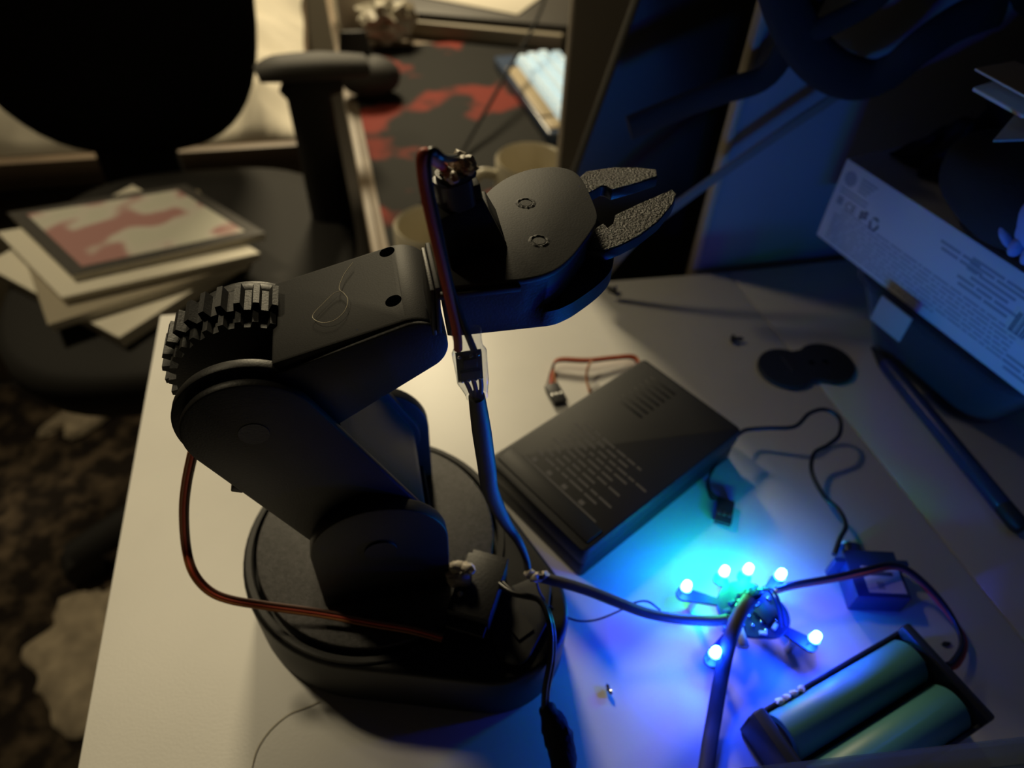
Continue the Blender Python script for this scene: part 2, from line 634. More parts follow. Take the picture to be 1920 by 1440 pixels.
# wrist bracket and gripper body
GZ = .1735
plate = [(0.01595, 0.13578, 0.17350), (0.02531, 0.13593, 0.17350), (0.03643, 0.13581, 0.17350), (0.04099, 0.13660, 0.17350), (0.04570, 0.13875, 0.17350), (0.05074, 0.14326, 0.17350), (0.05587, 0.14950, 0.17350),
         (0.05983, 0.15475, 0.17350), (0.06192, 0.15813, 0.17350), (0.06336, 0.16282, 0.17350), (0.06423, 0.17365, 0.17350), (0.06425, 0.18101, 0.17350), (0.06291, 0.18566, 0.17350), (0.05963, 0.18842, 0.17350), (0.05478, 0.18913, 0.17350),
         (0.04872, 0.18807, 0.17350), (0.04223, 0.18459, 0.17350), (0.03733, 0.18011, 0.17350), (0.03345, 0.17537, 0.17350), (0.02676, 0.16850, 0.17350), (0.01654, 0.15653, 0.17350)]
plate2 = [(p[0], p[1]) for p in plate[:2]] + [(p.x, p.y) for p in catmull(plate[2:19], 4)] + [(p[0], p[1]) for p in plate[19:]]
body = [(0.01925, 0.13969, 0.15900), (0.03281, 0.13758, 0.15900), (0.04354, 0.13640, 0.15900), (0.04928, 0.13809, 0.15900), (0.05397, 0.14093, 0.15900), (0.06067, 0.14594, 0.15900), (0.06565, 0.15129, 0.15900), (0.06871, 0.15829, 0.15900),
        (0.07012, 0.16681, 0.15900), (0.06902, 0.17987, 0.15900), (0.06427, 0.18777, 0.15900), (0.04409, 0.18317, 0.15900), (0.02146, 0.16061, 0.15900)]
body2 = [(p.x, p.y) for p in catmull(body[:10], 4)] + [(p[0], p[1]) for p in body[10:]]
def inset(poly, k):
    cx = sum(p[0] for p in poly) / len(poly)
    cy = sum(p[1] for p in poly) / len(poly)
    return [(cx + (p[0] - cx) * k, cy + (p[1] - cy) * k) for p in poly]
def polar(poly, c, n=120):
    out = []
    for k in range(n):
        a = 2 * PI * k / n
        d = (math.cos(a), math.sin(a))
        best = 0
        for p, q in zip(poly, poly[1:] + poly[:1]):
            ex, ey = q[0] - p[0], q[1] - p[1]
            den = d[0] * ey - d[1] * ex
            if abs(den) < 1e-12:
                continue
            wx, wy = p[0] - c[0], p[1] - c[1]
            t = (wx * ey - wy * ex) / den
            u = (wx * d[1] - wy * d[0]) / den
            if t > 0 and -1e-9 <= u <= 1 + 1e-9:
                best = max(best, t)
        out.append((c[0] + d[0] * best, c[1] + d[1] * best))
    return out
def loft_z(layers):
    b = bm_new()
    rs = [[b.verts.new((p[0], p[1], z)) for p in poly] for poly, z in layers]
    n = len(rs[0])
    for a, c in zip(rs, rs[1:]):
        for k in range(n):
            b.faces.new((a[k], a[(k + 1) % n], c[(k + 1) % n], c[k]))
    b.faces.new(list(reversed(rs[0])))
    b.faces.new(rs[-1])
    return b
GC = (.040, .158)
pol_t = polar(inset(plate2, .985), GC)
pol_b = polar(hull2(body2 + inset(plate2, .97)), GC)
gb = obj('gripper_body', loft_z([(pol_b, .1572), (pol_b, .1622), (polar(inset(plate2, .985), GC), .1636), (pol_t, .1724)]), 'arm_black', arm)
obj('top_plate', bevel(prism_z(plate2, .1724, .1742), .0004, 2), 'arm_grey', gb)
obj('bottom_cover', bevel(prism_z(inset(hull2(body2 + inset(plate2, .97)), .90), .1560, .1574), .0004, 2), 'arm_black', gb)
# ridge along the near edge of the plate and the layered wrist frame on the left
e0, e1 = V(plate[0]), V(plate[2])
obj('edge_rail', box(e0.x - .001, e1.x - .001, e0.y - .0012, e0.y + .0002, .1712, .1728, .0002), 'arm_grey', gb)
obj('wrist_frame', box(.0142, .0154, .1350, .1545, .1600, .1747, .0003), 'arm_grey', gb)
obj('wrist_frame', box(.0130, .0141, .1356, .1540, .1590, .1737, .0003), 'arm_black', gb)
# two moulded circles with a raised, rough ring
for (cx, cy) in ((0.04466, 0.16990, 0.17420)[:2], (0.04394, 0.15111, 0.17420)[:2]):
    M = Matrix.Translation((cx, cy, 0))
    ring = lathe([(.0019, .1741), (.00195, .17432), (.0023, .17446), (.0032, .1741)], (cx, cy, 0), 40)
    for v in ring.verts:
        v.co.z += .00022 * noise.noise(v.co * 2600) if v.co.z > .1743 else 0
    rg = obj('moulded_ring', ring, 'arm_grey', gb)
    obj('moulded_disc', lathe([(0, .17432), (.0016, .1743), (.00175, .1741)], (cx, cy, 0), 32), 'arm_grey', rg)
# jaws
jaw_a = [(0.06590, 0.19060, 0.16800), (0.07076, 0.19526, 0.16800), (0.08005, 0.19631, 0.16800), (0.08783, 0.19517, 0.16800), (0.09360, 0.19294, 0.16800), (0.09249, 0.18900, 0.16800), (0.08456, 0.18585, 0.16800), (0.07539, 0.18302, 0.16800),
         (0.07409, 0.18546, 0.16800), (0.07286, 0.18597, 0.16800), (0.06938, 0.18361, 0.16800), (0.06376, 0.18008, 0.16800)]
jaw_b = [(0.06063, 0.16092, 0.16800), (0.06680, 0.16547, 0.16800), (0.06728, 0.16288, 0.16800), (0.06989, 0.16498, 0.16800), (0.07178, 0.16927, 0.16800), (0.08137, 0.17433, 0.16800), (0.09425, 0.18050, 0.16800), (0.09464, 0.17789, 0.16800),
         (0.09142, 0.17279, 0.16800), (0.08359, 0.16426, 0.16800), (0.07560, 0.15801, 0.16800), (0.06878, 0.15430, 0.16800), (0.06346, 0.15231, 0.16800), (0.05840, 0.15338, 0.16800)]
for jw in (jaw_a, jaw_b):
    p2 = [(p[0], p[1]) for p in jw]
    j = obj('jaw', bevel(prism_z(p2, .1645, .1680), .0002, 1), 'arm_black', arm)
    obj('grip_texture', bevel(prism_z(inset(p2, .985), .16802, .1683), .0001, 1), 'jaw_texture', j)

# motor mount on the gripper plate: a leaning block, with the small gear motor on top
q0, q1 = V((0.01926, 0.14191, 0.17420)), V((0.03533, 0.15052, 0.17420))
t0, t1 = V((0.01671, 0.14056, 0.19000)), V((0.02814, 0.14822, 0.19000))
bx = (q1 - q0).normalized()
back = V((-.08, 1, 0)) * .0072
def hexa(a, b, c, d, e, f, g_, h):
    bm = bm_new()
    vs = [bm.verts.new(V(p)) for p in (a, b, c, d, e, f, g_, h)]
    for fc in ((3, 2, 1, 0), (4, 5, 6, 7), (0, 1, 5, 4), (1, 2, 6, 5), (2, 3, 7, 6), (3, 0, 4, 7)):
        bm.faces.new([vs[i] for i in fc])
    return bm
mm = obj('motor_mount', bevel(hexa(q0, q1, q1 + back, q0 + back, t0, t1, t1 + back, t0 + back), .0005), 'arm_black', gb)
# gusset on its right side
gz = V((0.03298, 0.16805, 0.17420)), V((0.03567, 0.16791, 0.17420)), V((0.03529, 0.15374, 0.17420)), V((0.03264, 0.15416, 0.17420))
m_up = (t1 - q1).normalized()
obj('gusset', bevel(hexa(gz[0], gz[1], gz[2], gz[3], gz[0] + V((-.0015, 0, .006)), gz[0] + V((-.0005, 0, .006)), gz[3] + V((-.0005, 0, .004)), gz[3] + V((-.0015, 0, .004))), .0002), 'arm_grey', mm)
# motor can: flattened cylinder leaning the same way
lean = (t0 - q0).normalized()
mb = (t0 + t1) / 2 + back * .5
Mm = frame(mb, bx, lean)
can = bm_new()
prof = []
rr = round_rect(.0096, .0070, .0030, 5)
add_prism(can, [Mm @ V((p[0] - .0004, p[1], -.001)) for p in rr], lean * .0078)
mc = obj('motor_can', bevel(can, .0003, 1), 'motor_blue', arm)
capb = bm_new()
add_prism(capb, [Mm @ V((p[0] * 1.01 - .0004, p[1] * 1.01, .0068)) for p in rr], lean * .0012)
obj('motor_collar', capb, 'arm_dark', mc)
g = bm_new()
for i in range(16):
    c = Mm @ V((random.uniform(-.0040, .0036), random.uniform(-.0030, .0030), .0082 + random.uniform(0, .0010)))
    add_blob(g, c, (.0017, .0015, .0012), 2, .6, 2.5, seed=i * 2.3)
for i in range(6):
    c = Mm @ V((.0016 + random.uniform(-.0012, .0014), random.uniform(-.001, .002), .0098 + random.uniform(-.0003, .0007)))
    add_blob(g, c, (.0013, .0013, .0012), 2, .7, 2.5, seed=20 + i * 2.3)
obj('glue_lump', g, 'hot_glue', mc)
# fin beside the motor
f0 = t1 + back * .1
obj('motor_fin', bevel(hexa(t1 - bx * .0022, t1, t1 + back * .95, t1 - bx * .0022 + back * .95,
    t1 - bx * .0022 + lean * .0042, t1 + lean * .0042, t1 + back * .95 + lean * .0042, t1 - bx * .0022 + back * .95 + lean * .0042), .0003), 'arm_grey', mm)

# red and black motor leads looping over the top and down to the controller
gt = Mm @ V((0, 0, .0098))
ra = [Mm @ V((-.0030, .0010, .0092)), (0.01406, 0.13100, 0.21057), (0.01275, 0.12800, 0.21323), (0.01191, 0.12650, 0.21263), (0.01209, 0.12620, 0.20706), (0.01339, 0.12550, 0.19749), (0.01489, 0.12500, 0.18819), (0.01643, 0.12450, 0.17800), (0.01765, 0.12400, 0.16937), (0.01781, 0.12400, 0.16420)]
bl = [Mm @ V((.0010, .0014, .0102)), (0.01697, 0.13200, 0.20982), (0.01454, 0.12900, 0.21304), (0.01322, 0.12720, 0.21239), (0.01332, 0.12680, 0.20662), (0.01476, 0.12620, 0.19558), (0.01647, 0.12550, 0.18328), (0.01873, 0.12480, 0.17347), (0.02060, 0.12420, 0.16705), (0.02173, 0.12400, 0.16323)]
esc = thing('motor_controller', (.019, .124, .150), 'small motor controller board in clear heat-shrink hanging from red and black leads', 'controller')
obj('red_lead', add_tube(bm_new(), ra, .00108, 12, 8), 'wire_red', esc)['label'] = 'red motor lead'
obj('black_lead', add_tube(bm_new(), bl, .00088, 12, 8), 'wire_black', esc)
# board inside the sleeve
c_top, c_bot = V((0.02028, 0.12400, 0.16381)), V((0.02100, 0.12400, 0.14873))
dn = (c_bot - c_top).normalized()
rx = V((1, 0, 0))
rx = (rx - dn * rx.dot(dn)).normalized()
ny = dn.cross(rx).normalized()
if ny.y > 0:
    ny = -ny
def esc_box(u0, u1, s0, s1, n0, n1, bev=0.0):
    b = bm_new()
    cs = []
    for n_ in (n0, n1):
        for (u, s) in ((u0, s0), (u1, s0), (u1, s1), (u0, s1)):
            cs.append(c_top + rx * u + dn * s + ny * n_)
    return hexa(*cs)
pcb = obj('circuit', esc_box(-.0032, .0032, .001, .0105, -.0006, .0004), 'board_dark', esc)
obj('chip', bevel(esc_box(-.0016, .0018, .0022, .0052, .0004, .0014), .0001, 1), 'hole_black', pcb)
obj('chip', bevel(esc_box(-.0026, .0026, .0066, .0092, .0004, .0012), .0001, 1), 'board_dark', pcb)
for (u, s) in ((-.0024, .0015), (.0022, .0014), (.0004, .0016), (-.0024, .0098), (-.0006, .0098), (.0012, .0098), (.0026, .0096)):
    b = bm_new()
    add_blob(b, c_top + rx * u + dn * s + ny * .0007, (.0006, .0006, .0005), 2, .3, 3, seed=u * 900)
    obj('solder_joint', b, 'solder', pcb)
# sleeve: open flattened tube, pinched where it shrank on the board
sl = bm_new()
prev = None
prof = [(-.0062, .0036, .0017, -.0002), (-.0058, .0036, .0018, -.0002), (-.0035, .0034, .0017, 0), (-.0008, .0035, .0016, .0001), (.0010, .0043, .0019, .0002), (.0040, .0042, .0021, .0003), (.0080, .0041, .0020, .0005),
        (.0108, .0041, .0019, .0006), (.0128, .0036, .0018, .0009), (.0150, .0031, .0017, .0012), (.0168, .0029, .0017, .0014), (.0170, .0029, .0017, .0014)]
rings = []
for (s, a, bb, off) in prof:
    ring = []
    for k in range(28):
        t = 2 * PI * k / 28
        ct, st = math.cos(t), math.sin(t)
        ring.append(sl.verts.new(c_top + dn * s + rx * (off + a * math.copysign(abs(ct) ** .7, ct)) + ny * (bb * math.copysign(abs(st) ** .7, st))))
    rings.append(ring)
for a, c in zip(rings, rings[1:]):
    for k in range(28):
        sl.faces.new((a[k], a[(k + 1) % 28], c[(k + 1) % 28], c[k]))
obj('shrink_sleeve', sl, 'shrink_clear', esc)['label'] = 'clear heat-shrink sleeve'
for k in range(3):
    u = (-.0014, .0006, .0026)[k]
    w = [c_top + rx * u + dn * .0102, c_top + rx * (u * .8 + .0006) + dn * .0135, c_top + rx * (.0013 + (k - 1) * .0010) + dn * .0175]
    obj('signal_lead', add_tube(bm_new(), w, .0006, 8, 5), 'wire_brown', esc)

# grey cable from the controller past the base, to the light board
cab = thing('signal_cable', (.05, .13, 0), 'grey cable running from the hanging controller past the base to the lit circuit board', 'cable')
c_end = c_top + rx * .0013 + dn * .0170
path = [c_end, (0.02388, 0.12550, 0.13283), (0.02628, 0.12900, 0.11120), (0.02845, 0.13200, 0.09296), (0.03513, 0.13885, 0.06400), (0.04027, 0.13580, 0.05300), (0.04271, 0.13234, 0.04550), (0.04292, 0.12888, 0.04200)]
obj('upper_run', add_tube(bm_new(), path, [.0022, .0028, .0029, .0026, .0018, .0013, .0013], 12, 8), 'cable_grey', cab)
g = bm_new()
for i, q in enumerate(((0.04331, 0.12789, 0.04200), (0.04496, 0.12679, 0.04100), (0.04688, 0.12676, 0.04000), (0.04882, 0.12706, 0.04000))):
    add_blob(g, q, (.0022, .0019, .0019), 2, .5, 2.4, seed=i * 4.1)
obj('glue_blob', g, 'hot_glue', cab)
path = [(0.04639, 0.12731, 0.04000), (0.05664, 0.12405, 0.03700), (0.06670, 0.12066, 0.03300), (0.07781, 0.11618, 0.02800), (0.08837, 0.11262, 0.02300), (0.10025, 0.10977, 0.01950), (0.11316, 0.10716, 0.01780), (0.11993, 0.10658, 0.01720)]
obj('lower_run', add_tube(bm_new(), path, .0021, 12, 8), 'cable_grey', cab)

thin = obj('thin_wire', add_tube(bm_new(), [(0.04580, 0.12606, 0.03800), (0.04714, 0.12337, 0.03300), (0.05059, 0.11871, 0.03000), (0.05822, 0.11439, 0.02600), (0.06698, 0.11393, 0.02300), (0.07733, 0.11569, 0.02300), (0.08470, 0.11790, 0.02300), (0.09042, 0.11776, 0.02200), (0.09505, 0.11470, 0.01900)], .00042, 8, 6), 'servo_blue')
tag(thin, 'thin blue wire hanging in a loop below the grey cable', 'wire')

# three-strand servo lead in a loop at the left of the arm
sl_t = thing('servo_lead', (-.06, .15, .034), 'brown, red and orange servo lead looping from the elbow to the base', 'wire')
rp = [V(p) for p in ((-0.06271, 0.15750, 0.10215), (-0.06888, 0.15800, 0.08699), (-0.07361, 0.15700, 0.07271), (-0.07740, 0.15450, 0.05566), (-0.07594, 0.14735, 0.05000), (-0.07175, 0.14209, 0.04500), (-0.06484, 0.13829, 0.04250), (-0.05226, 0.13435, 0.04050), (-0.03399, 0.12887, 0.03850), (-0.01559, 0.12201, 0.03750), (-0.00277, 0.11775, 0.03600), (0.00811, 0.11328, 0.03400))]
for k, (nm, mt) in enumerate((('brown_strand', 'wire_brown'), ('red_strand', 'wire_red'), ('orange_strand', 'wire_orange'))):
    pts = []
    for i, p in enumerate(rp):
        tan = (rp[min(i + 1, len(rp) - 1)] - rp[max(i - 1, 0)]).normalized()
        s = tan.cross(V((.1, -.75, .65))).normalized()
        pts.append(p + s * (.00105 * (k - 1)))
    obj(nm, add_tube(bm_new(), pts, .00062, 8, 8), mt, sl_t)

# ================================================================== lit circuit board
pb = thing('led_circuit_board', (.124, .112, 0), 'small circuit board with glowing blue and green lights beside the battery holder', 'circuit board')
BZ = .0125
LEDB = [(0.10970, 0.12274, 0.01900), (0.15086, 0.12016, 0.01900), (0.15134, 0.09232, 0.01900), (0.11001, 0.09448, 0.01900)]
LEDG = [(0.12800, 0.12611, 0.01900), (0.13843, 0.12510, 0.01900)]
bc = V((0.13338, 0.11144, 0.01250)).to_2d()
bd = obj('board', bevel(prism_z(hull2([(bc.x, bc.y, .0125), (bc.x + .006, bc.y - .004, .010)], 48), BZ - .0016, BZ), .0003, 1), 'led_board', pb)
for p in LEDB + LEDG:      # narrow arms that carry the lights
    d = (V((p[0], p[1])) - bc).normalized()
    st = bc + d * .0126
    obj('board_arm', prism_z(hull2([(st.x, st.y, .0016), (p[0], p[1], .0030)], 24), BZ - .0015, BZ - .0001), 'led_board', bd)
for (x, y) in [(p[0] * .8 + bc.x * .2, p[1] * .8 + bc.y * .2) for p in LEDB]:
    b = bm_new()
    add_cyl(b, (x, y, 0), (x, y, BZ - .0016), .0016, 16)
    obj('standoff', b, 'solder', pb)
def led(p, mt):
    # flanged base, two legs and a dome
    b = lathe([(.0024, .0165), (.0024, .0173), (.0020, .0174)], (p[0], p[1], 0), 24)
    lb = obj('led', b, 'label_white', pb)
    d = lathe([(.0019, .0174), (.0019, .0197), (.0017, .0207), (.0012, .0214), (.0006, .0218), (0, .0219)], (p[0], p[1], 0), 24)
    o = obj('led_dome', d, mt, lb)
    o['label'] = 'glowing blue light' if mt == 'led_blue' else 'glowing green light'
    for s in (-1, 1):
        b = bm_new()
        add_cyl(b, (p[0] + s * .00127, p[1], BZ - .0035), (p[0] + s * .00127, p[1], .0166), .0003, 8)
        obj('led_leg', b, 'solder', lb)
for p in LEDB:
    led(p, 'led_blue')
for p in LEDG:
    led(p, 'led_green')
# chips, pin header, capacitors and solder joints on the board
def bbox(x, y, w, d, h, a, mt, nm, par=None, z=BZ):
    return obj(nm, box(-w / 2, w / 2, -d / 2, d / 2, z, z + h, .0002, Matrix.Translation((x, y, 0)) @ Matrix.Rotation(a, 4, 'Z')), mt, par or pb)
ch = V((0.13973, 0.10781, 0.01250))
mc_ = bbox(ch.x, ch.y, .008, .007, .0012, .45, 'hole_black', 'microcontroller', bd)
hd = V((0.13636, 0.11617, 0.01250))
hb = bbox(hd.x, hd.y, .0108, .0025, .0026, .05, 'board_dark', 'pin_header')
for k in range(4):
    b = bm_new()
    x = hd.x + (k - 1.5) * .00254
    add_cyl(b, (x, hd.y, BZ), (x, hd.y, BZ + .0068), .00032, 8)
    obj('pin', b, 'gold_pin', hb)
for i in range(26):
    a = random.uniform(0, 2 * PI)
    rr_ = random.uniform(.003, .0105)
    x, y = bc.x + math.cos(a) * rr_ + .001, bc.y + math.sin(a) * rr_ - .001
    b = bm_new()
    add_blob(b, (x, y, BZ + .0002), (.0007, .0007, .0006), 2, .2, 3, seed=i)
    obj('solder_joint', b, 'solder', bd)
for i, (px, a) in enumerate((((0.12784, 0.11493, 0.01250), .3), ((0.14334, 0.11801, 0.01250), -.5), ((0.12765, 0.10785, 0.01250), 1.1), ((0.14041, 0.10162, 0.01250), .7), ((0.12406, 0.11184, 0.01250), .2), ((0.13447, 0.10007, 0.01250), -.3))):
    bbox(px[0], px[1], .0030, .0016, .0009, a, 'label_white' if i % 2 else 'kb_body', 'capacitor')
p = V((0.12079, 0.10612, 0.01500))
cp = bm_new()
add_lathe(cp, [(0, BZ), (.0032, BZ), (.0032, BZ + .004), (.0027, BZ + .0045), (0, BZ + .0045)], (p.x, p.y, 0), 24)
obj('can_capacitor', cp, 'solder', pb)
p = V((0.12353, 0.10105, 0.01500))
cp = bm_new()
add_prism(cp, [(p.x + a, p.y + b_, BZ) for a, b_ in ((-.002, -.005), (.002, -.006), (.0028, .002), (.0005, .005), (-.001, .003))], (0, 0, .0035))
obj('terminal', bevel(cp, .0004), 'label_white', pb)
for dx in (0, .0018):
    w = [(hd.x + .002 + dx, hd.y, BZ + .005), (hd.x + .0045 + dx, hd.y - .003, BZ + .0085), (hd.x + .0060 + dx, hd.y - .009, BZ + .006), (hd.x + .0066 + dx, hd.y - .015, BZ + .0005)]
    obj('jumper_wire', add_tube(bm_new(), w, .0006, 8, 6), 'servo_blue', pb)

# flat cable leaving the board towards the camera
fc = obj('flat_cable', add_tube(bm_new(), [(0.13208, 0.11179, 0.02050), (0.12496, 0.10617, 0.02150), (0.11703, 0.09758, 0.01950), (0.11169, 0.08788, 0.01000), (0.10556, 0.07689, 0.00480), (0.09920, 0.06686, 0.00420), (0.09163, 0.05405, 0.00420), (0.08251, 0.03946, 0.00420)], .0029, 12, 8, flat=.55, up=(0, 0, 1)), 'cable_dark')
tag(fc, 'dark flat cable leaving the lit board toward the viewer', 'cable')

# ================================================================== black power module
A, B, Cc, D = [V(p) for p in ((0.04427, 0.20280, 0.02200), (0.14143, 0.25419, 0.02200), (0.16348, 0.19358, 0.02200), (0.06839, 0.14096, 0.02200))]
ctr = (A + B + Cc + D) / 4
ux = ((B - A) + (Cc - D)).normalized()
uy = V((-ux.y, ux.x, 0))
L = ((B - A).length + (Cc - D).length) / 2
Wd = (abs((B - Cc).dot(uy)) + abs((A - D).dot(uy))) / 2
mod = thing('power_module', (ctr.x, ctr.y, 0), 'flat black plastic power unit with faint print, lying behind the robot base', 'power supply', rotz=math.atan2(ux.y, ux.x))
def mrect(w, d, r, z0, z1, bev):
    return bevel(prism_z(round_rect(w, d, r, 4), z0, z1), bev, 2)
obj('case_bottom', local(mod, mrect(L - .001, Wd - .001, .0025, 0, .0105, .0008)), 'module_black', mod)
ct = obj('case_top', local(mod, mrect(L, Wd, .0028, .0108, .0220, .0012)), 'module_black', mod)
# raised strip at the left end
obj('end_strip', local(mod, box(-L / 2 + .004, -L / 2 + .0135, -Wd / 2 + .003, Wd / 2 - .003, .0218, .0226, .0003)), 'module_black', ct)
# faint printed rows, running across the case
rnd = random.Random(3)
x = -L / 2 + .0215
for row in range(9):
    y = Wd / 2 - .010 - rnd.uniform(0, .004)
    end = -Wd / 2 + .010 + rnd.uniform(0, .014)
    b = bm_new()
    while y > end:
        w = rnd.uniform(.0025, .0085)
        add_box(b, x - .00055, x + .00055, y - w, y, .0220, .02206)
        y -= w + rnd.uniform(.0008, .0016)
    obj('print_row', local(mod, b), 'print_grey', ct, 0)
    x += .0037
b = bm_new()
for k, yy in enumerate((.018, .008, -.002, -.013)):
    add_box(b, -L / 2 + .0158, -L / 2 + .0182, yy - .0015, yy + .0012, .0220, .02206)
add_box(b, -L / 2 + .0142, -L / 2 + .0150, -Wd / 2 + .008, Wd / 2 - .010, .0220, .02206)
obj('print_symbols', local(mod, b), 'print_grey', ct, 0)
for k in range(7):
    obj('vent_rib', local(mod, box(L / 2 - .034 + k * .0042, L / 2 - .0325 + k * .0042, .004, Wd / 2 - .012, .0219, .02215, .0001)), 'module_black', ct)

# three-pin lead with connector on the far side of the module
def connector(name, c, ang, label, par, pts, mats, tilt=0.0):
    t = thing(name, (c[0], c[1], 0), label, 'connector')
    M = Matrix.Translation((c[0], c[1], c[2])) @ Matrix.Rotation(ang, 4, 'Z') @ Matrix.Rotation(tilt, 4, 'X')
    hs = obj('housing', box(-.0039, .0039, -.007, .007, -.0013, .0013, .0003, M), 'horn_black', t)
    for k in range(3):
        obj('contact', box(-.0008, .0008, -.0011, .0011, .0013, .0016, .0002, M @ Matrix.Translation(((k - 1) * .0025, -.0020, 0))), 'battery_metal', hs)
    for k in range(3):
        q = [M @ V(((k - 1) * .0025, .0069, 0))] + [V(a) + V(((k - 1) * .0009, (k - 1) * .0012, 0)) for a in pts]
        obj('strand', add_tube(bm_new(), q, .00062, 8, 6), mats[k], t)
    return t
connector('servo_connector', (0.08979, 0.25364, 0.00160), math.radians(8), 'three-pin plug on a brown and orange lead by the black power unit', None,
          [(0.09290, 0.27290, 0.00220), (0.09738, 0.27634, 0.00450), (0.11272, 0.27266, 0.00500), (0.12896, 0.27312, 0.00400), (0.14122, 0.27249, 0.00300), (0.14253, 0.26454, 0.00180)],
          ('wire_brown', 'wire_red', 'wire_orange'))
lw = obj('orange_wire', add_tube(bm_new(), [(0.11497, 0.27035, 0.00680), (0.11117, 0.26571, 0.00600), (0.10912, 0.25967, 0.00300), (0.10886, 0.25184, 0.00120)], .0007, 8, 6), 'wire_orange')
tag(lw, 'short orange wire curling down to the desk behind the power unit', 'wire')
connector('dark_connector', (0.14865, 0.16287, 0.00300), math.radians(-32), 'dark three-pin plug with shiny contacts just behind the green lights', None,
          [(0.14640, 0.17236, 0.00340), (0.14815, 0.18128, 0.00400), (0.15655, 0.19031, 0.00550), (0.16459, 0.19617, 0.00800), (0.16907, 0.19821, 0.01300)],
          ('wire_black', 'wire_brown', 'wire_black'))

# dark lead from the module's corner looping to the loose servo
ld = obj('servo_wire', add_tube(bm_new(), [(0.17044, 0.19989, 0.01200), (0.17684, 0.20285, 0.01100), (0.18689, 0.20035, 0.01300), (0.19957, 0.19737, 0.01500), (0.21025, 0.20286, 0.01700), (0.21906, 0.20297, 0.01800), (0.22374, 0.19668, 0.01700), (0.21963, 0.18828, 0.01500), (0.21160, 0.18438, 0.01300),
      (0.20303, 0.18158, 0.01200), (0.19653, 0.17181, 0.01100), (0.19585, 0.15826, 0.01000), (0.19865, 0.15005, 0.01000), (0.19666, 0.14086, 0.01100), (0.18949, 0.13445, 0.01200), (0.18186, 0.12706, 0.01300)], .0011, 10, 6), 'wire_black')
tag(ld, 'thin black lead snaking over the desk from power unit to servo', 'wire')

# loose micro servo lying on its side
so = V((0.19591, 0.11588, 0.00000))
sv_t = thing('micro_servo', (so.x, so.y, 0), 'dark blue micro servo with white label lying next to the lit board', 'servo', rotz=math.radians(-14))
def sl_(x0, x1, y0, y1, z0, z1, bev=.0005):
    return local(sv_t, box(x0, x1, y0, y1, z0, z1, bev))
bdy = obj('case', sl_(-.0115, .0115, -.0115, .0110, 0, .0122), 'servo_blue', sv_t)
obj('mounting_tab', sl_(-.0162, .0162, .0045, .0070, .0001, .0120, .0004), 'servo_blue', sv_t)
b = bm_new()
add_cyl(b, XF[sv_t.name] @ V((-.0055, .0110, .0061)), XF[sv_t.name] @ V((-.0055, .0150, .0061)), .0058, 28)
obj('gear_boss', b, 'servo_blue', sv_t)
b = bm_new()
add_cyl(b, XF[sv_t.name] @ V((-.0055, .0150, .0061)), XF[sv_t.name] @ V((-.0055, .0182, .0061)), .0023, 20)
obj('output_shaft', b, 'label_white', sv_t)
lb = obj('label_sticker', sl_(-.0060, .0100, -.0095, .0030, .0122, .0123, 0), 'label_white', sv_t)
obj('sticker_band', sl_(-.0035, .0068, -.0015, .0005, .0123, .01235, 0), 'ink', lb)
obj('sticker_band', sl_(-.0015, .0015, -.0080, -.0045, .0123, .01235, 0), 'ink_soft', lb)
bl2 = obj('battery_wire', add_tube(bm_new(), [(0.14710, 0.11561, 0.01600), (0.15544, 0.11591, 0.01700), (0.17191, 0.11513, 0.01800), (0.18659, 0.11525, 0.01900), (0.20059, 0.11569, 0.01800), (0.20950, 0.11209, 0.01500), (0.21665, 0.10075, 0.01100), (0.21879, 0.08972, 0.00800), (0.21579, 0.08148, 0.00700), (0.20663, 0.07593, 0.00850), (0.20328, 0.07508, 0.00900)], .00105, 10, 6), 'wire_black')
tag(bl2, 'thin black wire arching from the lit board over the servo to the battery holder', 'wire', 'wires to the battery holder')
bl3 = obj('battery_wire', add_tube(bm_new(), [(0.14586, 0.11493, 0.01500), (0.15560, 0.11521, 0.01550), (0.17308, 0.11508, 0.01500), (0.18806, 0.11465, 0.01600), (0.20290, 0.11544, 0.01500), (0.21138, 0.11034, 0.01200), (0.21749, 0.09821, 0.00800), (0.22099, 0.08695, 0.00500), (0.21780, 0.08062, 0.00500), (0.20960, 0.07510, 0.00650), (0.20486, 0.07410, 0.00750)], .00105, 10, 6), 'wire_red')
tag(bl3, 'second, reddish wire of the pair bending around beside the battery holder', 'wire', 'wires to the battery holder')

# ================================================================== battery holder with two cells
h0, h1, h2 = V((0.11358, 0.07095, 0.01900)), V((0.19147, 0.09066, 0.01900)), V((0.20058, 0.05857, 0.01900))
hx = (h1 - h0).normalized()
hy = V((hx.y, -hx.x, 0))
HLn, HW = (h1 - h0).length, .0405
hc = h0 + hx * HLn / 2 + hy * HW / 2
bh = thing('battery_holder', (hc.x, hc.y, 0), 'black plastic two-cell battery holder in the right foreground', 'battery holder', rotz=math.atan2(hx.y, hx.x))
rr4 = round_rect(HLn, HW, .003, 4)
obj('floor_plate', local(bh, bevel(prism_z(rr4, 0, .0020), .0004)), 'holder_black', bh)
obj('side_wall', local(bh, box(-HLn / 2, HLn / 2, HW / 2 - .0016, HW / 2, .0018, .0150, .0005)), 'holder_black', bh)
obj('side_wall', local(bh, box(-HLn / 2, HLn / 2, -HW / 2, -HW / 2 + .0016, .0018, .0150, .0005)), 'holder_black', bh)
obj('end_wall', local(bh, box(-HLn / 2, -HLn / 2 + .0055, -HW / 2, HW / 2, .0018, .0195, .0012)), 'holder_black', bh)
obj('end_wall', local(bh, box(HLn / 2 - .0045, HLn / 2, -HW / 2, HW / 2, .0018, .0195, .0012)), 'holder_black', bh)
